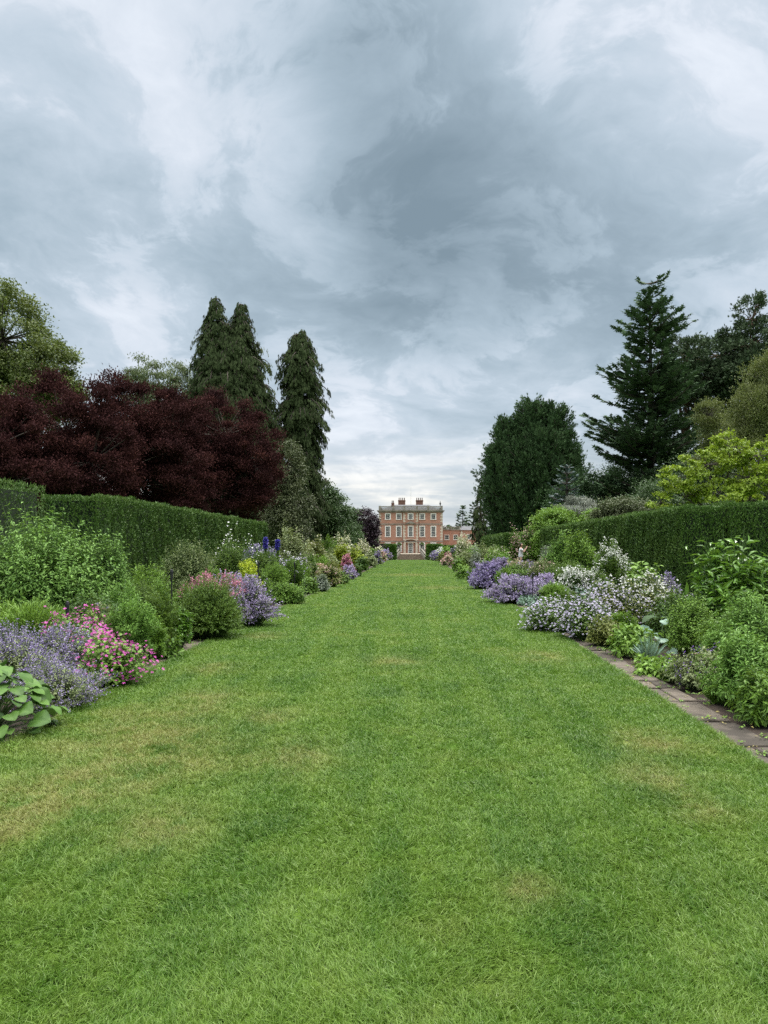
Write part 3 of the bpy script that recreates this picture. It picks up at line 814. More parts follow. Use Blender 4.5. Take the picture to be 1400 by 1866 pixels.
pl('dark_leaved_perennial', 'dark green clump between the sage and the yellow-green clump', 'plant', 1320, 9.2, 90, 1120, L_MID, leaf=T_LEAF, ls=.06, asp=.35, cover=3, stems=240)
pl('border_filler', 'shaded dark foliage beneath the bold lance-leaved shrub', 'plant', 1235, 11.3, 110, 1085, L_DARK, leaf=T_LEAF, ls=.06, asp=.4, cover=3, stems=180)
pl('blue_sage', 'slate blue flower tips rising behind the whiter geranium mound', 'plant', 1212, 13.9, 60, 1040, L_GREY, F_NEP, shape='up', stems=160, ls=.04, asp=.3, cover=1.6, ff=.8, fs=.016, fn=14, f0=.8, f1=1.05, fj=.012)

# ---- right border beyond the cross path
pl('catmint', 'big round mauve catmint at the right lawn edge past the cross path', 'plant', 940, 18.6, 92, 1048, L_GREY, F_NEP2, group='catmint clumps', **NEP)
pl('catmint', 'flatter grey mauve catmint to the right of the big round one', 'plant', 985, 20.2, 62, 1047, L_GREY, F_NEP2, group='catmint clumps', **NEP)
pl('catmint', 'violet catmint spreading at the right edge, second beyond the cross path', 'plant', 885, 25.2, 52, 1027, L_GREY, F_NEP, group='catmint clumps', **NEP)
pl('catmint', 'small violet catmint with fuchsia tint behind the second one', 'plant', 903, 28.2, 42, 1020, L_GREY, F_NEP2, group='catmint clumps', **NEP)
pl('lambs_ear', 'low pale mint-green leaves at the foot of the big mauve catmint', 'plant', 966, 17.9, 52, 1087, L_BLUE, leaf=T_LEAF, ls=.07, asp=.5, cover=2.4, stems=180)
pl('low_green_mound', 'grassy green clump between the mauve catmint and white flowers', 'plant', 1010, 18.3, 60, 1060, L_LIGHT, shape='up', leaf=T_BLADE, ls=.10, asp=.12, cover=2.5, lang=.5, stems=260)
pl('white_phlox', 'low dark leaved plant covered in small white flowers', 'plant', 1048, 19.2, 80, 1043, L_DARK, F_WHITE, ff=.8, fs=.03, fn=6, f0=.93, f1=1.03, fj=.03, leaf=T_LEAF, ls=.05, cover=3, stems=300)
pl('sea_kale', 'glaucous blue cabbage-like leaves below the white flowers', 'plant', 1068, 18.0, 46, 1072, L_BLUE, leaf=T_LEAF, ls=.14, asp=.8, cover=2.2, stems=80)
pl('sweet_rocket', 'tall plant with loose white flower heads against the right hedge', 'plant', 1113, 18.6, 62, 972, L_FINE, F_WHITE, shape='up', leaf=T_LEAF, ls=.05, asp=.25, cover=2.6, ff=.35, fs=.03, fn=14, f0=.93, f1=1.02, fj=.035, stems=110, lump=.35)
pl('sweet_rocket', 'shorter green stems with white heads left of the tall white plant', 'plant', 1095, 18.0, 50, 1035, L_FINE, F_WHITE, shape='up', leaf=T_LEAF, ls=.05, asp=.25, cover=2.6, ff=.25, fs=.03, fn=10, f0=.93, f1=1.02, fj=.03, stems=110, lump=.35)
pl('fern_leaved_shrub', 'rounded bright ferny shrub before the right hedge', 'shrub', 1060, 23.2, 70, 976, L_LIGHT, leaf=T_LEAF, ls=.11, asp=.28, cover=3, stems=90, lang=.7, droop=.6, seed=93)
pl('fern_leaved_shrub', 'paler silvery ferny shrub left of the bright one', 'shrub', 1020, 25, 46, 978, L_BUSH, leaf=T_LEAF, ls=.11, asp=.28, cover=3, stems=90, lang=.7, droop=.6, seed=94)
pl('rhubarb', 'low wide bright leaves along the foot of the right hedge', 'plant', 1165, 18.9, 90, 1029, L_LIGHT, leaf=T_LEAF, ls=.14, asp=.7, cover=2.2, stems=70)
pl('hazy_perennial', 'wide blue-green hazy bank in front of the ferny shrubs', 'plant', 1035, 21.3, 100, 1018, L_FINE, shape='up', ls=.05, asp=.25, cover=3, stems=160)
pl('hazy_perennial', 'grey-green leafy bank left of the hazy one', 'plant', 990, 24, 60, 1014, L_GREY, F_ROSE, shape='up', ls=.05, asp=.3, cover=3, stems=140, ff=.15, fs=.04, fn=3)
pl('green_stemmed_perennial', 'mid green clump behind the second violet catmint', 'plant', 935, 25.5, 60, 1026, L_MID, shape='up', leaf=T_LEAF, ls=.06, cover=3, stems=140)
pl('climbing_rose', 'tall rose bush with dusty pink blooms beside the photographer', 'shrub', 968, 46.5, 46, 960, L_MID, F_ROSE, leaf=T_LEAF, ls=.06, cover=2.6, stems=90, ff=.7, fs=.07, fn=5, f0=.75, f1=1.02, fj=.06, shape='dome', seed=96)
pl('climbing_rose', 'second pink rose bush left of the photographer, lower', 'shrub', 941, 49, 22, 972, L_MID, F_ROSE, leaf=T_LEAF, ls=.06, cover=2.6, stems=90, ff=.7, fs=.06, fn=5, f0=.75, f1=1.02, fj=.06)
pl('cardoon', 'tall silvery leaved clump just right of the pink rose bush', 'plant', 1000, 32, 34, 985, L_SILVER, shape='up', leaf=T_LEAF, ls=.10, asp=.3, cover=1.8, stems=60)
pl('dusky_perennial', 'dusty mauve haze in front of the photographer', 'plant', 938, 33.5, 66, 1016, L_GREY, F_ROSE, shape='up', ff=.7, fs=.03, fn=6, ls=.05, asp=.3, cover=2, stems=120)
pl('low_green_mound', 'dark green mound behind the violet catmints', 'plant', 912, 31, 50, 1016, L_MID, leaf=T_LEAF, ls=.06, cover=3, stems=140)
pl('cream_perennial', 'green clump with cream yellow flowers in the right middle border', 'plant', 893, 36, 36, 1005, L_LIGHT, F_CREAM, ff=.4, fs=.05, fn=6, leaf=T_LEAF, ls=.06, cover=3, stems=120)
pl('low_green_mound', 'bright leafy clump at the right lawn edge beyond the violet catmint', 'plant', 846, 34, 28, 1030, L_LIGHT, leaf=T_LEAF, ls=.08, cover=3, stems=160)
pl('low_green_mound', 'dark grassy mound at the right lawn edge next to the bright clump', 'plant', 863, 29.5, 30, 1034, L_MID, shape='up', leaf=T_BLADE, ls=.12, asp=.15, cover=2.4, lang=.4, stems=160)
pl('mullein', 'tall silvery grey spires in the right far border', 'plant', 866, 41, 22, 985, L_SILVER, shape='up', leaf=T_LEAF, ls=.08, asp=.3, cover=1.8, stems=60, lump=.5)
pl('mullein', 'group of pale grey spires above the cream flowered shrub', 'plant', 878, 49, 20, 977, L_GREY, shape='up', leaf=T_LEAF, ls=.08, asp=.3, cover=1.8, stems=60, lump=.5)
pl('goats_beard', 'white plumed shrub half way down the right border', 'shrub', 848, 60, 40, 981, L_GREY, F_CREAM, ff=.7, fs=.06, fn=8, f0=.8, f1=1.08, fj=.06, cover=2, stems=80)
pl('hazy_perennial', 'grey-green bank below the white plumed shrub', 'plant', 850, 48, 38, 1000, L_GREY, shape='up', ls=.06, asp=.3, cover=3, stems=120)
far_r = [(836, 44, 24, 1014, L_MID, None, 'green mound at the right edge before the far pink flowers'),
         (816, 62, 22, 1014, L_GREY, F_ROSE, 'dusty pink mound at the right edge, far along the border'),
         (817, 70, 16, 1009, L_MID, F_PINK, 'bright rose pink clump at the far right'),
         (806, 84, 18, 1007, L_OLIVE, None, 'olive mound behind the bright rose pink clump'),
         (795, 96, 16, 1008, L_GREY, F_NEP, 'pale mauve mound at the far right end'),
         (791, 130, 14, 1006, L_MID, F_NEP2, 'last mauve clump before the right end hedge'),
         (832, 78, 26, 997, L_DARK, F_NEP2, 'purple leaved bush behind the far right mounds'),
         (815, 100, 22, 997, L_LIGHT, None, 'light green shrub in front of the house wing'),
         (803, 120, 14, 1001, L_MID, F_WHITE, 'small white flowered clump by the right end hedge')]
for (px, d, w, tp, lm, fm, lab) in far_r:
    pl('border_plant', lab, 'plant', px, d, w, tp, lm, fm, ff=.8 if fm else 0, fs=.05, fn=8, f0=.75, f1=1.05, fj=.03, leaf=T_LEAF, ls=.06, cover=3, stems=80)

# ---- looser plants that knit the borders together
UPK = dict(shape='up', leaf=T_LEAF, ls=.06, asp=.24, cover=2.6, lang=.8, stems=150, lump=.42)
for (px, d, w, tp, m_, fm, lab, kw) in (
    (225, 10.6, 80, 1046, L_BUSH, None, 'loose pale stems at the right foot of the tall pale bush', {}),
    (262, 13.2, 90, 1016, L_LIGHT, None, 'tall light green stems in front of the left hedge, right of the pale bush', dict(ls=.07)),
    (345, 12.6, 60, 1052, L_MID, None, 'narrow dark stems between the black stake and the coral flowers', {}),
    (278, 9.7, 54, 1110, L_LIGHT, None, 'short pale green stems just before the glossy lance-leaved clump', dict(ls=.05)),
    (190, 9.6, 70, 1088, L_GREY, F_NEP, 'few pale lilac spires between the geranium and the pale bush', dict(ff=.35, fs=.014, fn=12, f0=.85, f1=1.04, fj=.01, stems=60)),
    (300, 18.6, 60, 1010, L_MID, None, 'mid green stems at the left end of the grey-green bank', {}),
    (385, 17.7, 60, 1026, L_LIGHT, None, 'light green stems at the cross path behind the coral flowers', {}),
    (508, 25.0, 60, 996, L_GREY, F_WHITE, 'grey-green stems with few white heads under the hedge end', dict(ff=.2, fs=.04, fn=4, f0=.9, f1=1.04, fj=.03)),
    (545, 24.5, 46, 1016, L_LIGHT, None, 'bright green stems beyond the second black stake on the left', {}),
    (560, 29.0, 46, 1004, L_MID, F_CREAM, 'green clump flecked cream in front of the airy shrub', dict(ff=.2, fs=.04, fn=4)),
    (585, 33.0, 40, 1006, L_LIGHT, None, 'light green spread behind the dusty pink stems', {}),
    (605, 32.0, 36, 1018, L_OLIVE, None, 'olive stems right of the dusty pink haze', {}),
    (610, 47.0, 40, 992, L_GREY, None, 'grey stems behind the nearer golden shrub', {}),
    (645, 54.0, 30, 1000, L_MID, None, 'mid green stems below the cream plumes', {}),
    (560, 40.0, 50, 975, L_OLIVE, None, 'olive shrub between the airy shrub and the cream dotted one', dict(ls=.08, stems=70)),
    (600, 50.0, 44, 972, L_MID, None, 'dark green shrub behind the grey stems, left side', dict(ls=.08, stems=60)),
    (1235, 12.4, 80, 1068, L_FINE, F_PALE, 'pale stems with a few lilac stars left of the bold lance-leaved shrub', dict(ff=.3, fs=.028, fn=3, f0=.95, f1=1.05, fj=.02)),
    (1135, 11.4, 60, 1108, L_LIGHT, None, 'light green stems rising through the pale lilac mounds', dict(ls=.05)),
    (1310, 8.8, 70, 1128, L_BUSH, None, 'pale stems standing between the sage and the leafy stems', dict(ls=.05)),
    (1322, 7.1, 70, 1235, L_LIGHT, None, 'short light green stems at the edging, right of the sage', dict(ls=.05)),
    (1230, 8.3, 60, 1205, L_FINE, None, 'fine green stems between the low rosette and the sage', dict(ls=.04)),
    (1100, 21.0, 50, 1000, L_BUSH, None, 'pale green stems right of the bright ferny shrub', {}),
    (1140, 20.0, 60, 1014, L_MID, F_WHITE, 'mid green stems with few white heads along the right hedge', dict(ff=.2, fs=.03, fn=6)),
    (1006, 28.0, 44, 998, L_BUSH, None, 'pale stems before the silvery cardoon leaves', {}),
    (962, 27.0, 50, 1018, L_GREY, F_NEP2, 'grey stems with faint mauve haze, right middle border', dict(ff=.4, fs=.02, fn=8)),
    (915, 38.0, 44, 1003, L_BUSH, None, 'pale bank left of the photographer', {}),
    (910, 44.0, 40, 990, L_MID, F_CREAM, 'green bank flecked cream before the far yew hedge', dict(ff=.3, fs=.05, fn=4)),
    (895, 47.0, 34, 988, L_GREY, None, 'grey stems beneath the far yew hedge', {}),
    (865, 56.0, 30, 988, L_BUSH, None, 'pale green stems near the white plumed shrub', {}),
    (838, 66.0, 30, 993, L_MID, None, 'mid green stems behind the white plumed shrub', {}),
    (920, 24.0, 40, 1030, L_LIGHT, None, 'light green tuft between the two mauve catmints on the right', {}),
    (1005, 17.95, 50, 1078, L_LIGHT, None, 'short grass green tufts at the corner of the right cross path', dict(ls=.05)),
    (1030, 17.9, 44, 1072, L_FINE, None, 'fine green tuft left of the glaucous cabbage leaves', dict(ls=.05)),
):
    k2 = dict(UPK); k2.update(kw)
    pl('leafy_perennial', lab, 'plant', px, d, w, tp, m_, fm, **k2)

# one pink poppy above the sage
g = G(); root = thing('poppy', 'single pink poppy bloom above the grey-green sage', 'flower', (X(1270, 8.3), 8.3, 0))
P = np.array([[[0, 0, 0], [.01, 0, .12], [0, .01, .22], [.01, 0, .30]]]); g.stems(P, np.array([.0025]), np.array([.5])); g.build('stem', M_STEM, root)
g = G(); r = np.random.default_rng(2); n = 12
a = np.arange(n) * 2.4
g.scat(T_LEAF, np.tile([.01, 0, .30], (n, 1)), np.stack([np.cos(a), np.sin(a), np.full(n, .6)], 1), np.stack([-np.cos(a), -np.sin(a), np.full(n, 1.)], 1), .042, .045, r.random(n)); g.build('petals', F_PINK, root)

M_STAKE = rough_mat('black_metal', (.008, .008, .009), (.02, .02, .022), 20, .5)
for (px, d, h, lab) in ((313, 10.9, 1.02, 'slim black plant stake between loose perennials and the green mound'), (123, 9.0, .72, 'slim black plant stake behind the magenta geranium'),
                        (471, 17.9, .96, 'slim black plant stake right of the lime euphorbia'), (537, 22.0, .86, 'slim black plant stake in the left border beyond the cross path'),
                        (971, 17.8, .70, 'slim black plant stake behind the big mauve catmint')):
    root = thing('plant_stake', lab, 'stake', (X(px, d), d, gz(d)), 0, 'black plant stakes')
    g = G(); g.tube([(0, 0, 0), (0, 0, h)], .011, 6); g.build('rod', M_STAKE, root)
    g = G(); g.lathe([(.006, 0), (.02, .005), (.022, .05), (.024, .12), (.016, .15), (.006, .16)], 0, 0, h - .05, 8); g.build('cap', M_STAKE, root)


# small weeds and leaf litter in the joints of the edging
r = np.random.default_rng(77)
for (mat_, nm_, lab, n_) in ((L_LIGHT, 'edging_weeds', 'tiny green weeds growing in the joints of the stone edging', 420), (L_DRY, 'leaf_litter', 'dry brown leaf bits lying on the stone edging and soil', 700)):
    g = G()
    yv = 4.5 + 26 * r.random(n_) ** 1.4; rt = r.random(n_) < .6
    xv = np.where(rt, 2.42 + .52 * r.random(n_), -2.87 - .36 * r.random(n_))
    ok = (yv < CP0) | (yv > CP1); yv, xv = yv[ok], xv[ok]; m_ = len(yv); B = 7 if nm_ == 'edging_weeds' else 1
    xx = np.repeat(xv, B) + r.normal(0, .02, m_ * B) * (B > 1); yy = np.repeat(yv, B) + r.normal(0, .02, m_ * B) * (B > 1); k = len(xx)
    zz = np.array([gz(v) for v in yy]) + .038
    up = .5 if B > 1 else .05
    g.scat(T_LEAF, np.stack([xx, yy, zz], 1), np.stack([r.normal(0, 1, k), r.normal(0, 1, k), up * np.ones(k)], 1), np.stack([r.normal(0, .3, k), r.normal(0, .3, k), np.ones(k)], 1), r.uniform(.015, .04, k), r.uniform(.008, .02, k), r.random(k))
    tag(g.build(nm_, mat_), lab, 'weeds' if B > 1 else 'litter', kind='stuff')

# ------------------------------------------------------------------ hedges
L_YEW = leaf_mat('yew_sprigs', (.018, .045, .008), (.060, .112, .020), .12, nscale=1.1, c2=(.105, .165, .030))
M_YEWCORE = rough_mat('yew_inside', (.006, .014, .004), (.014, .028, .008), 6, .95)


def hedge(label, x0, x1, y0, y1, h, dens, seed, faces='nse', s0=.045, group='clipped yew hedges'):
    """x0<x1, y0<y1. faces: which sides carry sprigs (w,e = low/high x; s = towards the camera)"""
    r = np.random.default_rng(seed)
    cx, cy = (x0 + x1) / 2, (y0 + y1) / 2
    z0 = gz(cy)
    root = thing('yew_hedge', label, 'hedge', (cx, cy, z0), 0, group)
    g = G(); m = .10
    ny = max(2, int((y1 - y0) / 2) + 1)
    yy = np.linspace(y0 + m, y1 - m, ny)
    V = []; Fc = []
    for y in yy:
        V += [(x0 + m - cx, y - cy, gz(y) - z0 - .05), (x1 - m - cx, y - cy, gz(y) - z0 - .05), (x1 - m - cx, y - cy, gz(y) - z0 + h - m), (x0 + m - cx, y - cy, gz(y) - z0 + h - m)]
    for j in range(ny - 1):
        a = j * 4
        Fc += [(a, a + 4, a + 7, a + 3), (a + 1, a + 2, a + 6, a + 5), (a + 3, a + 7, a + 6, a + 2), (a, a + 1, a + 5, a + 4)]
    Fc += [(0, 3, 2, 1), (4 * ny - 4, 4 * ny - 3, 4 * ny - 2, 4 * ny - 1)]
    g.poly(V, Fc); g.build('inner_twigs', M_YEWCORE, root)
    g = G()

    def face(n, fn, nrm, lenf):
        n = int(n)
        u, v = r.random(n), r.random(n)
        p = fn(u, v)
        # shallow vertical flutes and lumps in the clipped face
        al = p[:, 1] if abs(nrm[0]) > .5 else p[:, 0]
        fl = .028 * np.sin(al * 6.3 + 1.2 * np.sin(al * 1.7)) + .02 * np.sin(al * 13 + 4 * p[:, 2]) + .02 * np.sin(p[:, 2] * 5 + al * 2)
        dp = r.random(n) ** 1.6 * .10
        nn = np.array(nrm, float)
        p = p + nn * (fl - dp)[:, None]
        fw = unit(nn[None] * .55 + np.array([0, 0, .75])[None] + r.normal(0, .35, (n, 3)))
        nm = unit(nn[None] + r.normal(0, .45, (n, 3)))
        dist = np.maximum(p[:, 1], 5)
        s = np.maximum(s0, 2.6 * dist / 768) * r.uniform(.6, 1.25, n)
        q = p.copy(); q[:, 0] -= cx; q[:, 1] -= cy; q[:, 2] -= z0
        g.scat(T_LEAF, q, fw, nm, s, s * .42, r.random(n))
    gzv = np.vectorize(gz)
    A = (y1 - y0) * h
    # a hedge seen far away needs fewer, larger sprigs
    def side(xv, sx):
        yb = lambda u: y0 * (y1 / max(y0, 1)) ** u if y0 > 3 else y0 + (y1 - y0) * u
        def fn(u, v):
            y = yb(u); return np.stack([np.full_like(u, xv), y, gzv(y) + h * v], 1)
        face(min(120000, dens * A), fn, (sx, 0, 0), 1)
    if 'e' in faces: side(x1, 1)
    if 'w' in faces: side(x0, -1)
    if 's' in faces:
        face(dens * (x1 - x0) * h * 1.1, lambda u, v: np.stack([x0 + (x1 - x0) * u, np.full_like(u, y0), gz(y0) + h * v], 1), (0, -1, 0), 1)
    if 'n' in faces:
        face(dens * (x1 - x0) * h * .5, lambda u, v: np.stack([x0 + (x1 - x0) * u, np.full_like(u, y1), gz(y1) + h * v], 1), (0, 1, 0), 1)
    def ftop(u, v):
        y = y0 * (y1 / max(y0, 1)) ** v if y0 > 3 else y0 + (y1 - y0) * v
        return np.stack([x0 + (x1 - x0) * u, y, gzv(y) + h + .028 * np.sin(y * 2.1 + np.sin(y * .9)) + .012 * np.sin(y * 7) + .02 * r.random(len(u)) ** 3], 1)
    face(min(60000, dens * .9 * (x1 - x0) * (y1 - y0)), ftop, (0, 0, 1), 1)
    # stray new shoots along the top edges
    n = int(60 * (y1 - y0)); xe = np.where(r.random(n) < .5, x0, x1) + r.normal(0, .06, n); ye = y0 + (y1 - y0) * r.random(n)
    p = np.stack([xe - cx, ye - cy, gzv(ye) + h - z0 - .02], 1)
    g.scat(T_LEAF, p, unit(r.normal(0, .35, (n, 3)) + np.array([0, 0, 1])), unit(r.normal(0, 1, (n, 3))), r.uniform(.05, .12, n), .02, np.full(n, .95))
    g.build('sprigs', L_YEW, root)
    return root


HX = 6.9
hedge('long clipped yew hedge at far left, ending at the gap beside the tall pale bush', -8.2, -HX, 4.0, 14.5, 2.52, 1500, 1, 'en')
hedge('long clipped yew hedge on the left below the purple trees', -8.2, -HX, 17.0, 36.8, 2.52, 1300, 2, 'es')
hedge('long clipped yew hedge on the right running towards the pink rose bush', HX, 8.2, 19.6, 40.5, 2.38, 1300, 3, 'ws')
hedge('clipped yew hedge return behind the bold lance-leaved shrub, right frame edge', 8.08, 13.5, 19.5, 20.7, 2.50, 1400, 4, 's')
hedge('shorter clipped yew hedge beyond the photographer on the right', HX, 8.2, 56, 74, 2.45, 260, 5, 'ws')
hedge('dark yew hedge block left of the stone steps', X(681, 180), X(720, 180), 179, 182, 3.25, 90, 6, 'sew', .1, 'yew blocks at the steps')
hedge('dark yew hedge block right of the stone steps', X(780, 180), X(804, 180), 179, 182, 3.25, 90, 7, 'sew', .1, 'yew blocks at the steps')
hedge('low dark yew hedge far left beyond the cream plumes', -22, -9.2, 183, 185, 3.6, 60, 8, 's', .1, 'yew blocks at the steps')
hedge('low dark yew hedge far right in front of the house wing', 7.8, 24, 183, 185, 3.0, 60, 9, 's', .1, 'yew blocks at the steps')

exec_trees = True
# ------------------------------------------------------------------ trees
def quad(p0, p1, p2, m=6):
    t = np.linspace(0, 1, m)[:, None]
    return (1 - t) ** 2 * p0 + 2 * t * (1 - t) * p1 + t ** 2 * p2


def shell(r, n, c, rad, inner=.6, lump=.16, ncl=40, clr=.22):
    """clumpy shell of an ellipsoid: positions, outward normals"""
    c = np.array(c, float); rad = np.array(rad, float)
    dc = unit(r.normal(0, 1, (ncl, 3)))
    k = r.random(3) * 6
    lm = 1 + lump * (np.sin(4 * dc[:, 0] + k[0]) + np.sin(5 * dc[:, 1] + k[1]) + np.sin(5 * dc[:, 2] + k[2])) / 1.6 + r.normal(0, .07, ncl)
    cc = dc * lm[:, None] * (inner + (1 - inner) * r.random(ncl) ** .4)[:, None]
    i = r.integers(0, ncl, n)
    u = cc[i] + r.normal(0, clr, (n, 3)) * (.5 + .7 * r.random(ncl))[i][:, None] * np.array([1, 1, .62])
    return c + u * rad, unit(u / rad.mean() + .0), c + cc * rad, i


def broadleaf(name, label, x, y, blobs, mat, ls=.14, cover=2.2, bark=None, trunk_r=.3, seed=0, group=None, lump=.16, ncl=46, clr=.2, tleaf=T_LEAF, asp=.6, up=.35, droop=.3, inner=.55, fork=None, twigs=True, cat='tree', twigmat=None):
    r = np.random.default_rng(seed)
    d = y; lod = d / 768
    ls = max(ls, 1.8 * lod)
    root = thing(name, label, cat, (x, y, gz(y)), 0, group)
    gt = G(); gl = G()
    zmin = min(b_[2] - b_[5] for b_ in blobs)
    top = max(blobs, key=lambda b_: b_[2])
    fk = fork if fork is not None else max(.8, zmin * .9 + .3)
    base = np.array([0, 0, -.1]); f = np.array([top[0] * .15, top[1] * .15, fk])
    gt.tube(quad(base, (base + f) / 2 + [.05, 0, 0], f, 5), np.linspace(trunk_r * 1.25, trunk_r * .85, 5), 9)
    for b_ in blobs:
        c = np.array(b_[:3]); rad = np.array(b_[3:6])
        mid = f * .5 + c * .5 + np.array([r.normal(0, .2), r.normal(0, .2), .15 * abs(c[2] - f[2])])
        gt.tube(quad(f, mid, c, 6), np.linspace(trunk_r * .6, trunk_r * .18, 6), 6)
        A = 4 * math.pi * (rad[0] * rad[1] * rad[2]) ** (2 / 3)
        n = int(min(A * cover / (ls * ls * asp * .6), 60000))
        p, nn, cc, i = shell(r, n, c, rad, inner, lump, int(ncl * max(1, (A / 60))), clr)
        fw = unit(nn * .7 + r.normal(0, .6, (n, 3)) + np.array([0, 0, up - droop])); nm = unit(nn * .5 + np.array([0, 0, .8]) + r.normal(0, .45, (n, 3)))
        crnd = r.random(len(cc))
        gl.scat(tleaf, p, fw, nm, ls * r.uniform(.6, 1.3, n), ls * asp * r.uniform(.7, 1.2, n), r.random(n) * .6 + .4 * crnd[i])
        if twigs:
            for q in cc[::2]:
                gt.tube(quad(c, c * .4 + q * .6 + r.normal(0, .1, 3), q, 4), np.linspace(trunk_r * .16, .012, 4), 4, cap=False)
    gt.build('trunk', bark or M_BARK, root); gl.build('crown', mat, root)
    return root


def conifer(name, label, x, y, H, prof, mat, mode='weep', seed=0, bark=None, step=.55, nb=7, fs=.5, dens=9, group=None, tr=.28, tops=None, z0=.5, keep=1.0, gap=None, asp=.55, fill=True):
    """prof(h in 0..1) -> radius in m. mode: weep (hanging sprays) / layer (flat tiers with upturned tips)"""
    r = np.random.default_rng(seed)
    lod = y / 768
    root = thing(name, label, 'tree', (x, y, gz(y)), 0, group)
    gt = G(); gl = G()
    tops = tops or [(0, 0, 1.0)]
    for (tx, ty, th) in tops:
        h = H * th
        tp = np.array([[tx * .3, ty * .3, -.1], [tx * .8, ty * .8, h * .3], [tx, ty, h * .6], [tx + r.normal(0, .1), ty, h * .97]])
        gt.tube(tp, [tr * 1.2, tr, tr * .55, .03], 8)
        z = z0; pos_all = []; fw_all = []; nm_all = []; s_all = []; rn_all = []
        while z < h * .985:
            q = z / h; R0 = prof(q)
            cnt = max(3, int(nb * (.5 + R0 / 3)))
            for j in range(cnt):
                a = r.random() * 2 * math.pi
                L = R0 * (r.uniform(.62, 1.15) if r.random() > .04 else r.uniform(1.2, 1.5)) + .15
                if gap and gap(q, a, r): continue
                if r.random() > keep: continue
                o = np.array([math.cos(a), math.sin(a), 0]); b0 = np.array([tx * (.3 + .7 * min(1, q * 2)), ty * (.3 + .7 * min(1, q * 2)), z])
                if mode == 'weep':
                    c = b0 + o * L * .6 + np.array([0, 0, .18 * L]); e = b0 + o * L + np.array([0, 0, -.34 * L - .15])
                elif mode == 'layer':
                    c = b0 + o * L * .55 + np.array([0, 0, -.02 * L]); e = b0 + o * L + np.array([0, 0, (.14 + .25 * q) * L])
                else:   # ascending, dense
                    c = b0 + o * L * .7 + np.array([0, 0, .1 * L]); e = b0 + o * L + np.array([0, 0, .75 * L])
                if r.random() < .7: gt.tube(quad(b0, c, e, 5), np.linspace(.05 + .02 * L, .012, 5), 4, cap=False, rnd=r.random())
                n = max(4, int(dens * L))
                t = 1 - .85 * r.random(n) ** 1.25
                tt = t[:, None]
                p = (1 - tt) ** 2 * b0 + 2 * tt * (1 - tt) * c + tt ** 2 * e
                tg = unit(2 * (1 - tt) * (c - b0) + 2 * tt * (e - c))
                sd = np.cross(tg, [0, 0, 1.]); sg = np.where(r.random(n) < .5, -1, 1)[:, None]
                br = r.random()
                if mode == 'weep':
                    fw = unit(np.array([0, 0, -1.]) + tg * .45 + sd * sg * .3 + r.normal(0, .16, (n, 3)))
                    nm = unit(o + r.normal(0, .5, (n, 3)))
                    p = p + sd * sg * r.random((n, 1)) * .28 * L ** .5; p[:, 2] += r.normal(0, .10, n); p[:, :2] += r.normal(0, .05, (n, 2))
                    s = fs * r.uniform(.6, 1.35, n)
                elif mode == 'layer':
                    fw = unit(tg * .75 + sd * sg * .8 + np.array([0, 0, .05]) + r.normal(0, .14, (n, 3)))
                    nm = unit(np.array([0, 0, 1.]) + r.normal(0, .3, (n, 3)))
                    p = p + sd * sg * r.random((n, 1)) * .25 * L * (1.1 - tt)
                    s = fs * r.uniform(.6, 1.3, n) * (1.15 - .35 * t)
                else:
                    fw = unit(tg * .9 + o * .4 + np.array([0, 0, .25]) + r.normal(0, .4, (n, 3)))
                    nm = unit(o + r.normal(0, .5, (n, 3)))
                    p = p + r.normal(0, .14, (n, 3))
                    s = fs * r.uniform(.6, 1.3, n)
                pos_all.append(p); fw_all.append(fw); nm_all.append(nm); s_all.append(s); rn_all.append(r.random(n) * .6 + .4 * br)
            z += step * r.uniform(.7, 1.3)
        # leader tuft
        n = 10; p = np.tile([tx, ty, h * .95], (n, 1)) + r.normal(0, .08, (n, 3)); pos_all.append(p); fw_all.append(unit(r.normal(0, .35, (n, 3)) + [0, 0, 1])); nm_all.append(unit(r.normal(0, 1, (n, 3)))); s_all.append(np.full(n, fs * .8)); rn_all.append(r.random(n))
        p = np.concatenate(pos_all); s = np.concatenate(s_all)
        gl.scat(T_FROND, p, np.concatenate(fw_all), np.concatenate(nm_all), s, s * asp, np.concatenate(rn_all))
    gt.build('trunk', bark or M_BARK, root); gl.build('crown', mat, root)
    return root


C_CYP = leaf_mat('cypress_foliage', (.018, .031, .010), (.058, .078, .031), .08, nscale=.8, spec=.08, rough=.8)
C_FIR = leaf_mat('fir_foliage', (.016, .030, .015), (.048, .072, .036), .08, nscale=.8, spec=.08, rough=.8)
C_PINE = leaf_mat('pine_foliage', (.020, .034, .018), (.060, .082, .042), .08, nscale=.8, spec=.08, rough=.8)
C_YEWT = leaf_mat('dark_conifer_foliage', (.012, .025, .010), (.038, .062, .026), .08, nscale=.8, spec=.08, rough=.8)
C_LIME = leaf_mat('lime_tree_foliage', (.040, .070, .018), (.135, .165, .042), .2, nscale=.6)
C_PLUM = leaf_mat('purple_plum_foliage', (.018, .0085, .0095), (.062, .0235, .0225), .12, nscale=.45, c2=(.120, .046, .034), spec=.05, rough=.8)
C_BEECH = leaf_mat('copper_beech_foliage', (.018, .009, .016), (.050, .022, .034), .1, nscale=.3)
C_WILLOW = leaf_mat('willow_foliage', (.075, .105, .045), (.19, .235, .11), .2)
C_GOLD = leaf_mat('golden_tree_foliage', (.12, .20, .010), (.36, .48, .045), .3, nscale=.7)
C_OLV = leaf_mat('olive_tree_foliage', (.050, .070, .026), (.150, .175, .075), .15, nscale=.6)
C_OLV2 = leaf_mat('yellow_olive_foliage', (.080, .105, .030), (.235, .265, .095), .2, nscale=.6)
C_GREEN = leaf_mat('green_tree_foliage', (.022, .050, .014), (.075, .125, .036), .15, nscale=.5)
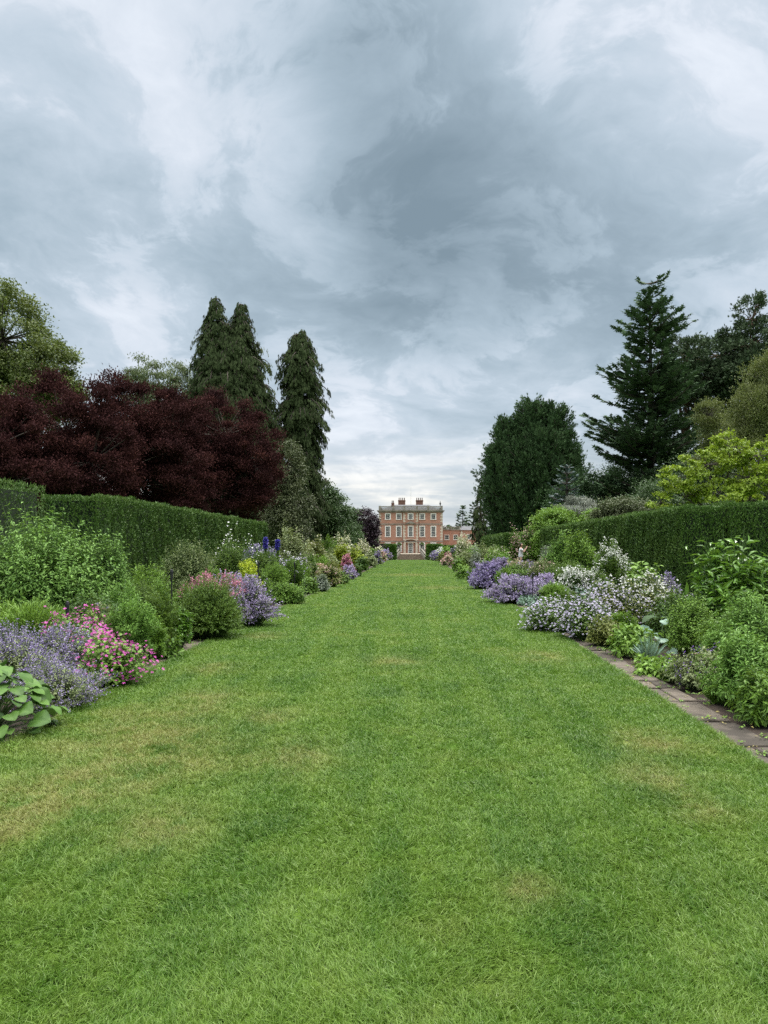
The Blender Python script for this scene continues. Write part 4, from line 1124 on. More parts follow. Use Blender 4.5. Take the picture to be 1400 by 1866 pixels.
C_BLUEC = leaf_mat('blue_conifer_foliage', (.050, .085, .075), (.130, .180, .165), .08)
C_PEAR = leaf_mat('silver_pear_foliage', (.16, .18, .14), (.34, .36, .29), .12)


def TR(px, d): return X(px, d)
def HT(py, d): return TOP(py, d)


# big broadleaf at the left edge
d = 46; h = HT(528, d); s = d / F
broadleaf('lime_tree', 'large yellow-green broadleaf tree rising behind the purple trees, left frame edge', TR(5, d), d,
          [(0, 0, h - 3.0, 2.6, 2.6, 2.7), (75 * s, 0, h - 5.0, 2.0, 2.2, 1.9), (-2.5, 0, h - 5, 2.6, 2.6, 2.6), (95 * s, -.3, h - 6.2, 1.9, 2.0, 1.2), (40 * s, 0, h - 7.0, 2.4, 2.4, 1.9), (-1.2, 0, h - 9, 3.0, 3.0, 2.2)],
          C_LIME, .17, 2.4, trunk_r=.45, seed=11, ncl=60, clr=.17, fork=3, inner=.75)
# the purple plums
plums = [(412, 41.5, 718, 2.35, 'purple leaved tree at the right end of the row, red tinted top', 12), (262, 37, 688, 2.6, 'purple leaved tree in the middle of the row, highest crown', 13),
         (120, 33.5, 694, 2.4, 'purple leaved tree left of the middle one', 14), (-15, 31, 716, 2.4, 'purple leaved tree cut off by the left frame edge', 15)]
for (px, d, tp, R, lab, sdd) in plums:
    h = HT(tp, d)
    broadleaf('purple_plum', lab, TR(px, d), d, [(0, 0, h - 2.2, R * .95, R * .9, 2.1), (-R * .5, -.4, h - 3.6, R * .75, R * .8, 2.0), (R * .55, -.4, h - 3.6, R * .72, R * .8, 2.0), (0, -.8, h - 5.2, R * 1.02, R * .85, 1.9), (.3, .9, h - 4.4, R, R * .8, 2.4)],
              C_PLUM, .11, 2.0, M_PALEBARK if False else M_BARK, .22, sdd, 'purple leaved trees', ncl=60, clr=.13, fork=1.5, asp=.5, inner=.62, lump=.22, up=.9, droop=.1)
# bare grey twigs that show through the right-hand plum are its own branches
d = 39.5
root = thing('dead_branch', 'pale bare crooked branch in front of the purple tree', 'branch', (TR(352, d), d, HT(880, d)))
g = G(); r = np.random.default_rng(3)
for k in range(7):
    p = np.array([r.normal(0, .12), -2.5, -.2]); pts = [p]
    dr = np.array([r.normal(0, .5), 0, 1.0])
    for q in range(7):
        dr = unit(dr + r.normal(0, .45, 3)); p = p + dr * .22; pts.append(p)
    g.tube(pts, np.linspace(.03, .006, 8), 4, rnd=r.random())
g.tube([(0, -2.5, -2.2), (.05, -2.5, -1.2), (-.05, -2.5, -.2)], [.05, .045, .035], 5)
g.build('twigs', M_PALEBARK, root)


def pf_weep(R, top=.12):
    return lambda q: R * min(1, ((1 - q) / (1 - .35)) ** .75) if q > .35 else R


# tall drooping cypresses
d = 58; H1 = HT(536, d)
conifer('weeping_cypress', 'tall broad dark drooping cypress with a double top, left of the house', TR(408, d), d, H1, lambda q: 5.2 * max(.01, 1.0 - q) ** .82 + .1, C_CYP, 'weep', 21, nb=13, step=.30, fs=.36, dens=26,
        tops=[(-.6, 0, 1.0), (1.25, .2, .99), (.35, -.4, .90), (-1.2, .3, .80), (2.0, .3, .78)], asp=.5)
d = 60; H2 = HT(594, d)
conifer('weeping_cypress', 'tall narrow dark drooping cypress standing nearest the house', TR(548, d), d, H2, lambda q: 1.8 * min(1.0, max(.01, 1.01 - q) ** .7 * 3) * (.93 + .10 * math.sin(q * 23)), C_CYP, 'weep', 22, nb=13, step=.27, fs=.36, dens=32, asp=.5, z0=.8)
d = 66; H3 = HT(612, d)
conifer('deodar_cedar', 'sparse arching cedar between the two dark cypresses', TR(470, d), d, H3, lambda q: 3.0 * (1.02 - q) ** .5, C_OLV, 'weep', 23, nb=4, step=.95, fs=.7, dens=7, keep=.9, asp=.45)
d = 72; h = HT(640, d)
broadleaf('silver_birch', 'airy pale green weeping tree behind the purple crowns', TR(288, d), d, [(0, 0, h - 2.2, 2.8, 2.4, 1.9), (-1.8, 0, h - 3.6, 1.8, 1.8, 1.6), (2.2, 0, h - 3.5, 2.0, 1.8, 1.8), (0, 0, h - 6, 3.2, 2.2, 2.6)],
          C_WILLOW, .3, 1.0, M_PALEBARK, .2, 24, ncl=30, clr=.16, asp=.3, droop=1.4, up=0, fork=6)
d = 47; h = HT(812, d)
broadleaf('silver_leaved_tree', 'soft grey-green small tree at the foot of the narrow cypress', TR(523, d), d, [(0, 0, h - 1.6, 1.0, 1.0, 1.6), (.2, -.1, h - 3.4, 1.25, 1.2, 1.7), (.1, -.2, h - 5, 1.4, 1.3, 1.6)], C_OLV, .13, 2.2, trunk_r=.14, seed=25, fork=.8)
d = 66; h = HT(872, d)
broadleaf('leafy_tree', 'mid green tree right of the narrow cypress, sloping to the lawn', TR(583, d), d, [(0, 0, h - 1.6, 1.5, 1.5, 1.6), (.9, 0, h - 2.9, 1.6, 1.5, 1.7), (-.5, -.2, h - 3.9, 1.7, 1.6, 1.8), (1.1, -.3, h - 4.6, 1.6, 1.5, 1.6)], C_GREEN, .2, 2.2, trunk_r=.2, seed=26, fork=1)
d = 84; h = HT(903, d)
broadleaf('leafy_tree', 'lower mid green tree nearer the far purple beech', TR(614, d), d, [(0, 0, h - 1.5, 1.3, 1.6, 1.5), (.8, 0, h - 2.6, 1.3, 1.5, 1.5), (-.8, -.2, h - 3, 1.7, 1.6, 1.7), (.3, -.3, h - 4.0, 2.0, 1.5, 1.6)], C_GREEN, .2, 2.4, trunk_r=.2, seed=27, fork=1)
d = 100; h = HT(945, d)
broadleaf('leafy_tree', 'rounded green bush-like tree below the far purple beech', TR(638, d), d, [(0, 0, h - 1.4, 1.0, 1.2, 1.2), (.5, -.2, h - 2.5, 1.1, 1.2, 1.5), (-.9, 0, h - 2.0, 1.4, 1.5, 1.5)], C_GREEN, .2, 2.4, trunk_r=.2, seed=28, fork=1)
d = 172; h = HT(926, d)
broadleaf('copper_beech', 'dark purple rounded beech beside the left of the house', TR(663, d), d, [(0, 0, h - 2.6, 2.4, 2.6, 2.5), (1.8, .5, h - 4.2, 1.7, 2, 2.6), (-2.6, .5, h - 3.6, 2.2, 2, 2.8), (0, -.3, h - 6, 3.0, 2.5, 3), (.2, 0, h - 8.5, 2.9, 2.5, 2.4)], C_BEECH, .3, 2.4, trunk_r=.4, seed=29, fork=2)

# right hand trees
d = 76; Hd = HT(733, d)
conifer('rounded_conifer', 'massive dark rounded conifer right of the house', TR(970, d), d, Hd, lambda q: 2.35 * (1 - max(0, q - .25) ** 2.2 * 1.25) if q < .95 else .7, C_YEWT, 'asc', 41, nb=16, step=.34, fs=.36, dens=26,
        tops=[(-.1, 0, 1.0), (2.0, .2, .985), (-2.2, .2, .90), (2.75, -.3, .80), (-2.85, -.2, .74), (.8, -2.0, .80), (-1.2, -1.9, .72)], asp=.6)
d = 90
conifer('slim_spruce', 'slim dark conifer at the left foot of the rounded conifer', TR(876, d), d, HT(878, d), lambda q: 1.5 * (1.03 - q) ** .8, C_CYP, 'weep', 42, nb=9, step=.4, fs=.5, dens=12)
d = 236
conifer('far_spruce', 'small pointed spruce beyond the house wing, left one', TR(843, d), d, HT(922, d), lambda q: 3.6 * (1.03 - q) ** .9, C_FIR, 'layer', 43, nb=8, step=.8, fs=1.3, dens=7, group='spruces beyond the wing')
conifer('far_spruce', 'taller spruce beyond the house wing against the rounded conifer', TR(863, 225), 225, HT(915, 225), lambda q: 3.4 * (1.03 - q) ** .9, C_FIR, 'layer', 44, nb=8, step=.8, fs=1.3, dens=7, group='spruces beyond the wing')
d = 56
conifer('blue_spruce', 'blue-grey conifer beside the rounded dark conifer', TR(1034, d), d, HT(848, d), lambda q: 1.9 * (1.03 - q) ** .6, C_BLUEC, 'layer', 45, nb=9, step=.4, fs=.42, dens=10)
d = 47; h = HT(905, d)
broadleaf('silver_pear', 'domed silver-grey weeping tree above the end of the right hedge', TR(1052, d), d, [(0, 0, h - 1.1, 1.35, 1.3, 1.05), (0, -.1, h - 2.0, 1.45, 1.3, 1.2)], C_PEAR, .12, 2.4, M_PALEBARK, .12, 46, droop=1.1, up=0, asp=.3, fork=.8, clr=.14)
for (px, d, tp, R, m_, lab, sdd) in ((1012, 46, 925, 1.1, L_LIGHT, 'fresh green bush left of the silver domed tree', 51), (1088, 44, 930, .9, L_LIGHT, 'fresh green bush right of the silver domed tree', 52), (1140, 40, 905, 1.6, C_OLV, 'olive bush rising over the right hedge', 53),
                                     (1200, 46, 880, 2.4, C_GREEN, 'dark green bush between the fir and the golden tree', 54), (1085, 62, 862, 2.6, C_YEWT, 'dark bushy evergreen under the left fir branches', 55), (1150, 64, 850, 3.0, C_YEWT, 'dark bushy evergreen directly before the fir trunk', 56),
                                     (1290, 52, 840, 3.4, C_GREEN, 'shaded bush behind the golden tree', 57), (1390, 50, 850, 3.0, C_GREEN, 'shaded bush at the right frame edge behind the golden tree', 58)):
    h = HT(tp, d)
    broadleaf('evergreen_bush' if m_ is C_YEWT else 'leafy_bush', lab, TR(px, d), d, [(0, 0, h - R * .8, R, R, R * .8), (R * .5, -.1, h - R * 1.3, R * .8, R, R), (-R * .5, -.1, h - R * 1.4, R * .8, R, R), (0, 0, max(1, h - R * 2.2), R * 1.1, R, R * 1.1)],
              m_, .12, 2.2, trunk_r=.12, seed=sdd, cat='bush', fork=.6)
d = 59; Hf = HT(508, d)


def fprof(q):
    b_ = 5.9 * (1.03 - q) ** .64
    return b_ * (.80 + .24 * math.sin(q * 31 + 1) + .1 * math.sin(q * 71))


conifer('douglas_fir', 'tallest fir with layered upswept branches on the right', TR(1186, d), d, Hf, fprof, C_FIR, 'layer', 61, nb=8, step=.44, fs=.80, dens=12, asp=.58, keep=.88, tr=.35, z0=2.2)


def pine(label, px, d, tp, seed, blobs, tr=.28, mat=None):
    h = HT(tp, d)
    broadleaf('scots_pine', label, TR(px, d), d, [(a, b_, h + c, e * 1.28, e * 1.2, f_ * 1.3) for (a, b_, c, e, f_) in blobs], mat or C_PINE, .36, 3.2, M_PINEBARK, tr, seed, 'pines on the right', tleaf=T_FROND, asp=.6, ncl=46, clr=.16, fork=h * .5, inner=.5, up=.5, droop=.1)


pine('dark pine with reddish bare trunk just right of the tall fir', 1246, 63, 612, 71, [(.4, 0, -1.6, 1.9, 1.0), (-.8, 0, -3.4, 1.7, .9), (1.6, 0, -3.6, 1.9, 1.0), (.2, 0, -5.6, 2.0, .9), (1.4, 0, -7.4, 1.5, .8), (-.6, 0, -9.5, 1.6, .8)])
pine('dark flat crowned pine between the reddish trunk and the tallest pine', 1310, 66, 618, 72, [(0, 0, -1.4, 2.2, 1.0), (1.6, 0, -3.0, 2.0, 1.0), (-1.4, 0, -3.6, 2.0, 1.0), (.4, 0, -5.4, 2.2, 1.0), (1.2, 0, -7.6, 1.8, .9)])
pine('tallest pine near the right frame edge', 1368, 62, 548, 73, [(.1, 0, -1.5, 1.1, 1.4), (-.2, 0, -3.6, 2.0, 1.2), (.9, 0, -5.2, 2.2, 1.2), (-1.2, 0, -6.0, 2.2, 1.1), (.6, 0, -8, 2.3, 1.2), (-.4, 0, -10.4, 2.0, 1.0)])
d = 44; h = HT(640, d)
broadleaf('olive_green_tree', 'feathery olive green tree at the right frame edge', TR(1410, d), d, [(0, 0, h - 1.5, 1.3, 1.3, 1.5), (-.9, 0, h - 3.6, 1.5, 1.4, 1.6), (.8, 0, h - 3.4, 1.6, 1.4, 1.8), (-1.6, 0, h - 5.6, 1.5, 1.4, 1.2), (0, 0, h - 6, 2.0, 1.6, 1.8)], C_OLV2, .16, 1.9, seed=74, trunk_r=.2, asp=.3, clr=.22, fork=3, up=.8, droop=0)
d = 50; h = HT(728, d)
broadleaf('olive_green_tree', 'small buff olive tree in front of the reddish pine trunk', TR(1292, d), d, [(0, 0, h - 1.0, .8, .8, .9), (.7, 0, h - 2.4, 1.2, 1.1, 1.1), (.5, 0, h - 4.0, 1.5, 1.2, 1.2)], C_OLV2, .16, 1.6, seed=75, trunk_r=.12, asp=.3, clr=.22, fork=3, up=.8, droop=0)
d = 31; h = HT(780, d)
broadleaf('golden_tree', 'bright lime yellow tree above the right hedge', TR(1335, d), d, [(-.1, 0, h - .8, .75, .9, .65), (1.1, 0, h - 1.1, .95, 1, .7), (-1.1, 0, h - 1.5, .9, .9, .6), (.5, -.3, h - 2.0, 1.2, 1, .6), (-2.2, 0, h - 2.0, .7, .8, .45), (-2.0, -.2, h - 2.8, .9, .8, .5), (-.7, -.3, h - 2.6, .9, .9, .5), (.9, 0, h - 2.9, 1.4, 1, .7), (-2.9, 0, h - 3.0, .5, .6, .35)],
          C_GOLD, .12, 1.25, M_BARK, .12, 76, ncl=16, clr=.16, asp=.75, fork=1.2, inner=.45)

# distant woodland all round, one mass
r = np.random.default_rng(9); g = G()
for k in range(170):
    a = -1.25 + 2.5 * (k + r.random()) / 170
    R_ = r.uniform(300, 420); cx, cy = R_ * math.sin(a), R_ * math.cos(a)
    rad = np.array([r.uniform(8, 14), r.uniform(6, 9), r.uniform(5, 9)])
    n = 500
    u = unit(r.normal(0, 1, (n, 3))); u[:, 2] = np.abs(u[:, 2]) * 1.1 - .1
    p = u * rad * r.uniform(.7, 1.1, (n, 1)) + np.array([cx, cy, -3.5 + 1.5])
    g.scat(T_LEAF, p, unit(u + r.normal(0, .6, (n, 3))), unit(u + [0, 0, .6] + r.normal(0, .4, (n, 3))), r.uniform(1.4, 3.0, n), r.uniform(1.2, 2.4, n), r.random(n))
o = g.build('distant_woodland', C_GREEN); tag(o, 'far green wood along the horizon behind the house', 'wood', kind='stuff')

# ------------------------------------------------------------------ terrace, steps, house
M_BRICK, q = mat_new('red_brick'); MATS['red_brick'] = M_BRICK
geo = q.n('ShaderNodeNewGeometry'); tcn = q.n('ShaderNodeTexCoord')
mp = q.n('ShaderNodeMapping'); q.put(mp.inputs[0], tcn.outputs['Object']); mp.inputs['Rotation'].default_value = (math.radians(90), 0, 0)
bt = q.n('ShaderNodeTexBrick'); q.put(bt.inputs['Vector'], mp.outputs[0]); bt.inputs['Scale'].default_value = 1.0
bt.inputs['Brick Width'].default_value = .225; bt.inputs['Row Height'].default_value = .075; bt.inputs['Mortar Size'].default_value = .008
bt.inputs['Color1'].default_value = (.31, .130, .082, 1); bt.inputs['Color2'].default_value = (.43, .205, .138, 1); bt.inputs['Mortar'].default_value = (.32, .26, .21, 1)
nz = q.noise(geo.outputs['Position'], .5, 5, .6)
colr = q.mix(q.smooth(nz, .35, .7), bt.outputs['Color'], (.42, .215, .148, 1))
p = q.n('ShaderNodeBsdfPrincipled'); q.put(p.inputs['Base Color'], colr); p.inputs['Roughness'].default_value = .9
o = q.n('ShaderNodeOutputMaterial'); q.nt.links.new(p.outputs[0], o.inputs[0])
M_PSTONE = rough_mat('pale_dressed_stone', (.40, .34, .26), (.62, .56, .46), 1.4, .85, .3)
M_GSTONE = rough_mat('grey_weathered_stone', (.15, .135, .11), (.33, .30, .25), 1.2, .9, .3)
M_STEP = rough_mat('step_stone', (.13, .10, .07), (.23, .18, .13), 1.8, .9, .3)
M_SLATE = rough_mat('roof_slate', (.075, .075, .078), (.14, .14, .145), 2, .7)
M_WPAINT = rough_mat('white_paint', (.68, .66, .60), (.80, .78, .73), 3, .5)
M_CHIM = rough_mat('chimney_brick', (.13, .07, .05), (.26, .13, .09), 2, .9)
M_POT = rough_mat('chimney_pot', (.06, .04, .035), (.13, .08, .06), 2, .9)
M_GLASS, q = mat_new('window_glass')
p = q.n('ShaderNodeBsdfPrincipled'); p.inputs['Base Color'].default_value = (.03, .04, .045, 1); p.inputs['Roughness'].default_value = .12; p.inputs['Specular IOR Level'].default_value = .6
o = q.n('ShaderNodeOutputMaterial'); q.nt.links.new(p.outputs[0], o.inputs[0])
M_LEAD = rough_mat('dark_lead', (.03, .03, .03), (.07, .07, .065), 3, .6)
M_GRAVEL = rough_mat('gravel', (.26, .22, .16), (.40, .35, .27), 30, .95)

HY = 200.0; HB = -2.2
g = G(); g.box(-40, 40, 187.2, 330, -4.2, -2.02); o = g.build('terrace', M_GRAVEL); o['kind'] = 'structure'

# garden steps: the flight narrows towards the terrace, with a sloping parapet each side
root = thing('stone_steps', 'wide flight of stone steps at the end of the lawn', 'steps', (0, 184.2, gz(184)))
n = 9; rise = (-2.02 - gz(184)) / n
g = G()
for i in range(n):
    hw = 3.45 - 1.05 * i / n
    g.box(-hw, hw, i * .34, 3.3, i * rise - (.2 if i == 0 else 0), (i + 1) * rise, .3 + .5 * (i % 2))
g.build('flight', M_STEP, root)
for s_ in (-1, 1):
    g = G()
    V = [(s_ * 3.5, -.3, 0), (s_ * 4.0, -.3, 0), (s_ * 2.95, 3.3, 0), (s_ * 2.45, 3.3, 0), (s_ * 3.5, -.3, .75), (s_ * 4.0, -.3, .75), (s_ * 2.95, 3.3, n * rise + .75), (s_ * 2.45, 3.3, n * rise + .75)]
    g.poly(V, [(0, 1, 2, 3), (4, 5, 6, 7), (0, 1, 5, 4), (1, 2, 6, 5), (2, 3, 7, 6), (3, 0, 4, 7)])
    for k in range(9):
        t = (k + .5) / 9
        g.lathe([(.08, 0), (.05, .08), (.10, .2), (.05, .4), (.08, .5)], s_ * (3.75 - 1.05 * t), -.3 + 3.6 * t, .75 + n * rise * t - .02, 8)
    V = [(s_ * 3.6, -.3, 1.22), (s_ * 3.9, -.3, 1.22), (s_ * 2.85, 3.3, n * rise + 1.22), (s_ * 2.55, 3.3, n * rise + 1.22), (s_ * 3.6, -.3, 1.36), (s_ * 3.9, -.3, 1.36), (s_ * 2.85, 3.3, n * rise + 1.36), (s_ * 2.55, 3.3, n * rise + 1.36)]
    g.poly(V, [(0, 1, 2, 3), (4, 5, 6, 7), (0, 1, 5, 4), (1, 2, 6, 5), (2, 3, 7, 6), (3, 0, 4, 7)])
    xa, xb = sorted((s_ * 3.13, s_ * 6.2))
    g.box(xa, xb, 3.4, 3.8, n * rise, n * rise + .18); g.box(xa, xb, 3.38, 3.82, n * rise + .95, n * rise + 1.1)
    for k in range(13):
        g.lathe([(.08, 0), (.05, .08), (.10, .3), (.05, .55), (.08, .77)], s_ * (3.3 + k * .22), 3.6, n * rise + .18, 8)
    xa, xb = sorted((s_ * 2.42, s_ * 3.12))
    g.box(xa, xb, 3.31, 3.95, n * rise - .5, n * rise + 1.5)
    g.build('balustrade', M_GSTONE, root)
for s_, lab in ((-1, 'dark planted urn on the left pier of the garden steps'), (1, 'dark planted urn on the right pier of the garden steps')):
    root = thing('stone_urn', lab, 'urn', (s_ * 2.77, 184.2 + 3.63, -2.02 + 1.5), 0, 'urns on the steps')
    g = G(); g.lathe([(.20, 0), (.20, .08), (.09, .14), (.09, .24), (.28, .4), (.40, .62), (.44, .72), (.36, .76)], 0, 0, 0, 12); g.build('bowl', M_LEAD, root)
    g = G(); r = np.random.default_rng(4); m_ = 90; u = unit(r.normal(0, 1, (m_, 3))); u[:, 2] = np.abs(u[:, 2])
    g.scat(T_LEAF, u * np.array([.42, .42, .4]) + [0, 0, .7], u, unit(r.normal(0, 1, (m_, 3))), .3, .15, r.random(m_)); g.build('planting', L_DARK, root)

house = thing('country_house', 'three storey red brick mansion with pale stone trim and balustraded roof', 'house', (0, HY, HB))
HL, HR, HD = -8.2, 8.4, 18.0
g = G(); g.box(HL, HR, 0, HD, 0, 10.9); g.build('wall', M_BRICK, house)
g = G(); g.box(-1.85, 2.0, -.45, -.003, 0, 10.9); g.build('projecting_bay', M_BRICK, house)
# quoins: alternating long and short blocks
g = G()
for (xx, yy, dr) in ((HL, 0, 1), (HR, 0, -1), (-1.85, -.45, 1), (2.0, -.45, -1)):
    zq = .05; k = 0
    while zq < 10.5:
        w = .62 if k % 2 else .38
        if not (abs(zq + .18 - 3.25) < .3 or abs(zq + .18 - 7.75) < .3):
            x0, x1 = (xx - .03, xx + w) if dr > 0 else (xx - w, xx + .03)
            g.box(x0, x1, yy - .035, yy + .3, zq, zq + .36, .4 + .2 * (k % 2))
        zq += .39; k += 1
g.build('stone_trim', M_PSTONE, house)['kind'] = 'stuff'
g = G()
for zz, hh, pr in ((3.12, .24, .10), (7.62, .26, .12)):
    g.box(HL - pr, -1.86 - pr, -pr, HD + pr, zz, zz + hh); g.box(2.01 + pr, HR + pr, -pr - .002, HD + pr, zz + .002, zz + hh + .002)
    g.box(-1.85 - pr, 2.0 + pr, -.45 - pr, .2, zz - .003, zz + hh - .003)
g.build('string_course', M_GSTONE, house)
g = G()
for zz, hh, pr in ((10.75, .2, .15), (10.95, .2, .35), (11.15, .18, .5)):
    g.box(HL - pr, HR + pr, -pr, HD + pr, zz, zz + hh - .002); g.box(-1.85 - pr, 2.0 + pr, -.45 - pr, -pr - .003, zz + .001, zz + hh)
g.build('cornice', M_GSTONE, house)
g = G()
g.box(HL - .02, HR + .02, -.05, .35, 11.33, 11.5); g.box(HL - .02, HR + .02, -.08, .38, 12.22, 12.4)
for px_ in (HL + .25, -4.4, -1.6, 1.7, 4.6, HR - .25):
    g.box(px_ - .28, px_ + .28, -.12, .42, 11.335, 12.5)
xx = HL + .7
while xx < HR - .6:
    g.lathe([(.07, 0), (.05, .06), (.11, .22), (.05, .5), (.08, .72)], xx, .15, 11.5, 6); xx += .27
for xs in (HL + .15, HR - .15):
    g.box(xs - .15, xs + .15, .42, HD, 11.33, 11.5); g.box(xs - .16, xs + .16, .42, HD, 12.22, 12.4)
    yy = .8
    while yy < HD: g.box(xs - .06, xs + .06, yy, yy + .12, 11.5, 12.22); yy += .3
g.build('balustrade', M_GSTONE, house)
# finial urn at the corner of the parapet
g = G(); g.lathe([(.2, 0), (.08, .15), (.22, .45), (.24, .7), (.1, .9), (.05, 1.2), (.02, 1.35)], HR - .6, .3, 12.5, 8); g.build('finial', M_LEAD, house)
rf = G()
V = [(HL + .6, .6, 11.34), (HR - .6, .6, 11.34), (HR - .6, HD - .6, 11.34), (HL + .6, HD - .6, 11.34), (HL + 3.4, 4, 12.95), (HR - 3.4, 4, 12.95), (HR - 3.4, HD - 4, 12.95), (HL + 3.4, HD - 4, 12.95)]
rf.poly(V, [(0, 1, 5, 4), (1, 2, 6, 5), (2, 3, 7, 6), (3, 0, 4, 7), (4, 5, 6, 7)]); roof = rf.build('roof', M_SLATE, house)
for (x0, x1, zt, npot, yy) in ((-3.25, -1.35, 14.3, 4, 6), (1.5, 3.4, 14.3, 4, 6), (-5.0, -4.3, 13.4, 2, 3.2)):
    g = G(); g.box(x0, x1, yy, yy + 1.0, 12.0, zt - .3); g.box(x0 - .08, x1 + .08, yy - .08, yy + 1.08, zt - .3, zt - .12); g.box(x0 - .03, x1 + .03, yy - .03, yy + 1.03, zt - .12, zt)
    ch = g.build('chimney', M_CHIM, roof)
    g = G()
    for k in range(npot):
        xx = x0 + (x1 - x0) * (k + .5) / npot
        g.lathe([(.15, 0), (.12, .1), (.11, .5), (.15, .56), (.13, .64)], xx, yy + .5, zt, 8)
    g.build('chimney_pot', M_POT, ch)
g = G(); g.tube([(.15, 8, 12.9), (.15, 8, 17.9)], [.06, .035], 6); g.build('flagpole', M_WPAINT, house)


def window(w, h, nx, ny, surround, y=0.0):
    """returns (surround/frame mesh object, pane) built at the origin; wall plane at y=0"""
    f = G()
    s = surround
    f.box(-w / 2 - s, -w / 2, -.07, .02, -s * .2, h + s); f.box(w / 2, w / 2 + s, -.07, .02, -s * .2, h + s)
    f.box(-w / 2, w / 2, -.068, .02, h, h + s - .003)
    f.box(-w / 2 - s - .06, w / 2 + s + .06, -.13, .018, -s * .2 - .14, -s * .2 - .003)
    b_ = .038
    for i in range(nx + 1):
        x0 = -w / 2 + (w - b_) * i / nx
        f.box(x0, x0 + b_, -.028, -.008, 0, h)
    for j in range(ny + 1):
        z0 = (h - b_) * j / ny
        f.box(-w / 2, w / 2, -.032, -.010, z0, z0 + (b_ * 1.8 if j * 2 == ny else b_))
    fr = f.build('window', M_WPAINT, house)
    p_ = G(); p_.box(-w / 2, w / 2, -.006, .03, 0, h); pn = p_.build('pane', M_GLASS, fr)
    return fr


def place_win(proto, spots, first=True):
    for k, (x_, y_, z_) in enumerate(spots):
        if k == 0: o_ = proto
        else:
            o_ = proto.copy(); COL.objects.link(o_); o_.parent = proto.parent
            for ch in list(proto.children):
                c_ = ch.copy(); COL.objects.link(c_); c_.parent = o_
        o_.location = (x_, y_, z_)


cols = (-5.85, -3.0, .07, 3.1, 6.0)
yo = lambda c: -.452 if abs(c) < 1 else -.002
place_win(window(1.05, 2.55, 3, 6, .22), [(c, yo(c), 4.55) for c in cols])
place_win(window(1.05, 1.30, 3, 3, .22), [(c, yo(c), 9.05) for c in cols])
place_win(window(1.05, 2.0, 3, 4, .22), [(c, -.002, .75) for c in (-5.85, -3.0, 3.1, 6.0)])
# segmental pediment over the door, pediment over the middle window
g = G()
V = []; m_ = 14
for k in range(m_ + 1):
    t_ = -1 + 2 * k / m_
    zc = 3.15 + .95 * math.sqrt(max(0, 1 - (t_ * .92) ** 2)) - .35
    for (dr, dy) in ((0, -1.05), (.2, -1.05), (.2, -.46), (0, -.46)): V.append((.07 + t_ * 1.65, dy, zc + dr))
Fc = [(k * 4 + i, k * 4 + (i + 1) % 4, (k + 1) * 4 + (i + 1) % 4, (k + 1) * 4 + i) for k in range(m_) for i in range(4)] + [(0, 3, 2, 1), (m_ * 4, m_ * 4 + 1, m_ * 4 + 2, m_ * 4 + 3)]
g.poly(V, Fc)
g.box(-1.6, -1.2, -1.0, -.46, 0, 3.0); g.box(1.34, 1.74, -1.0, -.46, 0, 3.0); g.box(-1.62, 1.76, -1.03, -.47, 2.98, 3.14)
g.build('door_surround', M_PSTONE, house)
g = G()
V = [(-1.3, -.85, 7.9), (1.45, -.85, 7.9), (.07, -.85, 8.55), (-1.3, -.46, 7.9), (1.45, -.46, 7.9), (.07, -.46, 8.55)]
g.poly(V, [(0, 1, 2), (3, 5, 4), (0, 2, 5, 3), (1, 4, 5, 2), (0, 3, 4, 1)]); g.build('pediment', M_GSTONE, house)
dr = G(); w, h = 1.1, 2.7
dr.box(-w / 2 - .14, -w / 2, -.06, .02, 0, h + .14); dr.box(w / 2, w / 2 + .14, -.06, .02, 0, h + .14); dr.box(-w / 2, w / 2, -.058, .02, h, h + .13)
for i in range(4): dr.box(-w / 2 + (w - .07) * i / 3, -w / 2 + (w - .07) * i / 3 + .07, -.03, -.008, 0, h)
for j in range(6): dr.box(-w / 2, w / 2, -.034, -.01, (h - .07) * j / 5, (h - .07) * j / 5 + .07)
door = dr.build('door', M_WPAINT, house); door.location = (.07, -.452, .1)
p_ = G(); p_.box(-w / 2, w / 2, -.006, .03, 0, h); p_.build('pane', M_GLASS, door)

wing = thing('house_wing', 'low two storey brick wing with stone parapet to the right of the mansion', 'house', (0, HY + 5, HB))
k5 = 205 / 200
g = G(); g.box(8.5, 13.45, 0, 8, 0, 6.2); g.box(13.45, 19.5, -.8, 8, 0, 6.2 + .003); g.build('wall', M_BRICK, wing)
g = G(); g.box(8.45, 13.3, -.15, 8, 6.2, 6.5); g.box(8.45, 13.3, -.05, .3, 7.0, 7.2)
for k in range(22): g.box(8.6 + k * .21, 8.7 + k * .21, 0, .2, 6.5, 7.0)
for xx in (8.6, 10.9, 13.2): g.box(xx - .15, xx + .15, -.1, .35, 6.5, 7.25)
g.build('parapet', M_GSTONE, wing)
g = G()
V = [(13.3, -1.1, 6.25), (19.7, -1.1, 6.25), (19.7, 8.2, 6.25), (13.3, 8.2, 6.25), (13.9, 1.5, 7.3), (19.0, 1.5, 7.3), (19.0, 6, 7.3), (13.9, 6, 7.3)]
g.poly(V, [(0, 1, 5, 4), (1, 2, 6, 5), (2, 3, 7, 6), (3, 0, 4, 7), (4, 5, 6, 7), (0, 3, 2, 1)]); g.build('roof', M_SLATE, wing)
g = G()
for k in range(15): g.box(13.42, 13.42 + (.55 if k % 2 else .35), -.835, -.4, .1 + k * .4, .1 + k * .4 + .36)
g.build('stone_trim', M_PSTONE, wing)['kind'] = 'stuff'
wf = window(1.0, 1.15, 2, 2, .12); wf.parent = wing
place_win(wf, [(9.75, -.002, 3.75), (12.1, -.002, 3.75), (15.6, -.802, 3.9), (9.75, -.002, .8), (12.1, -.002, .8), (15.6, -.802, .8), (18.0, -.802, 3.9)])


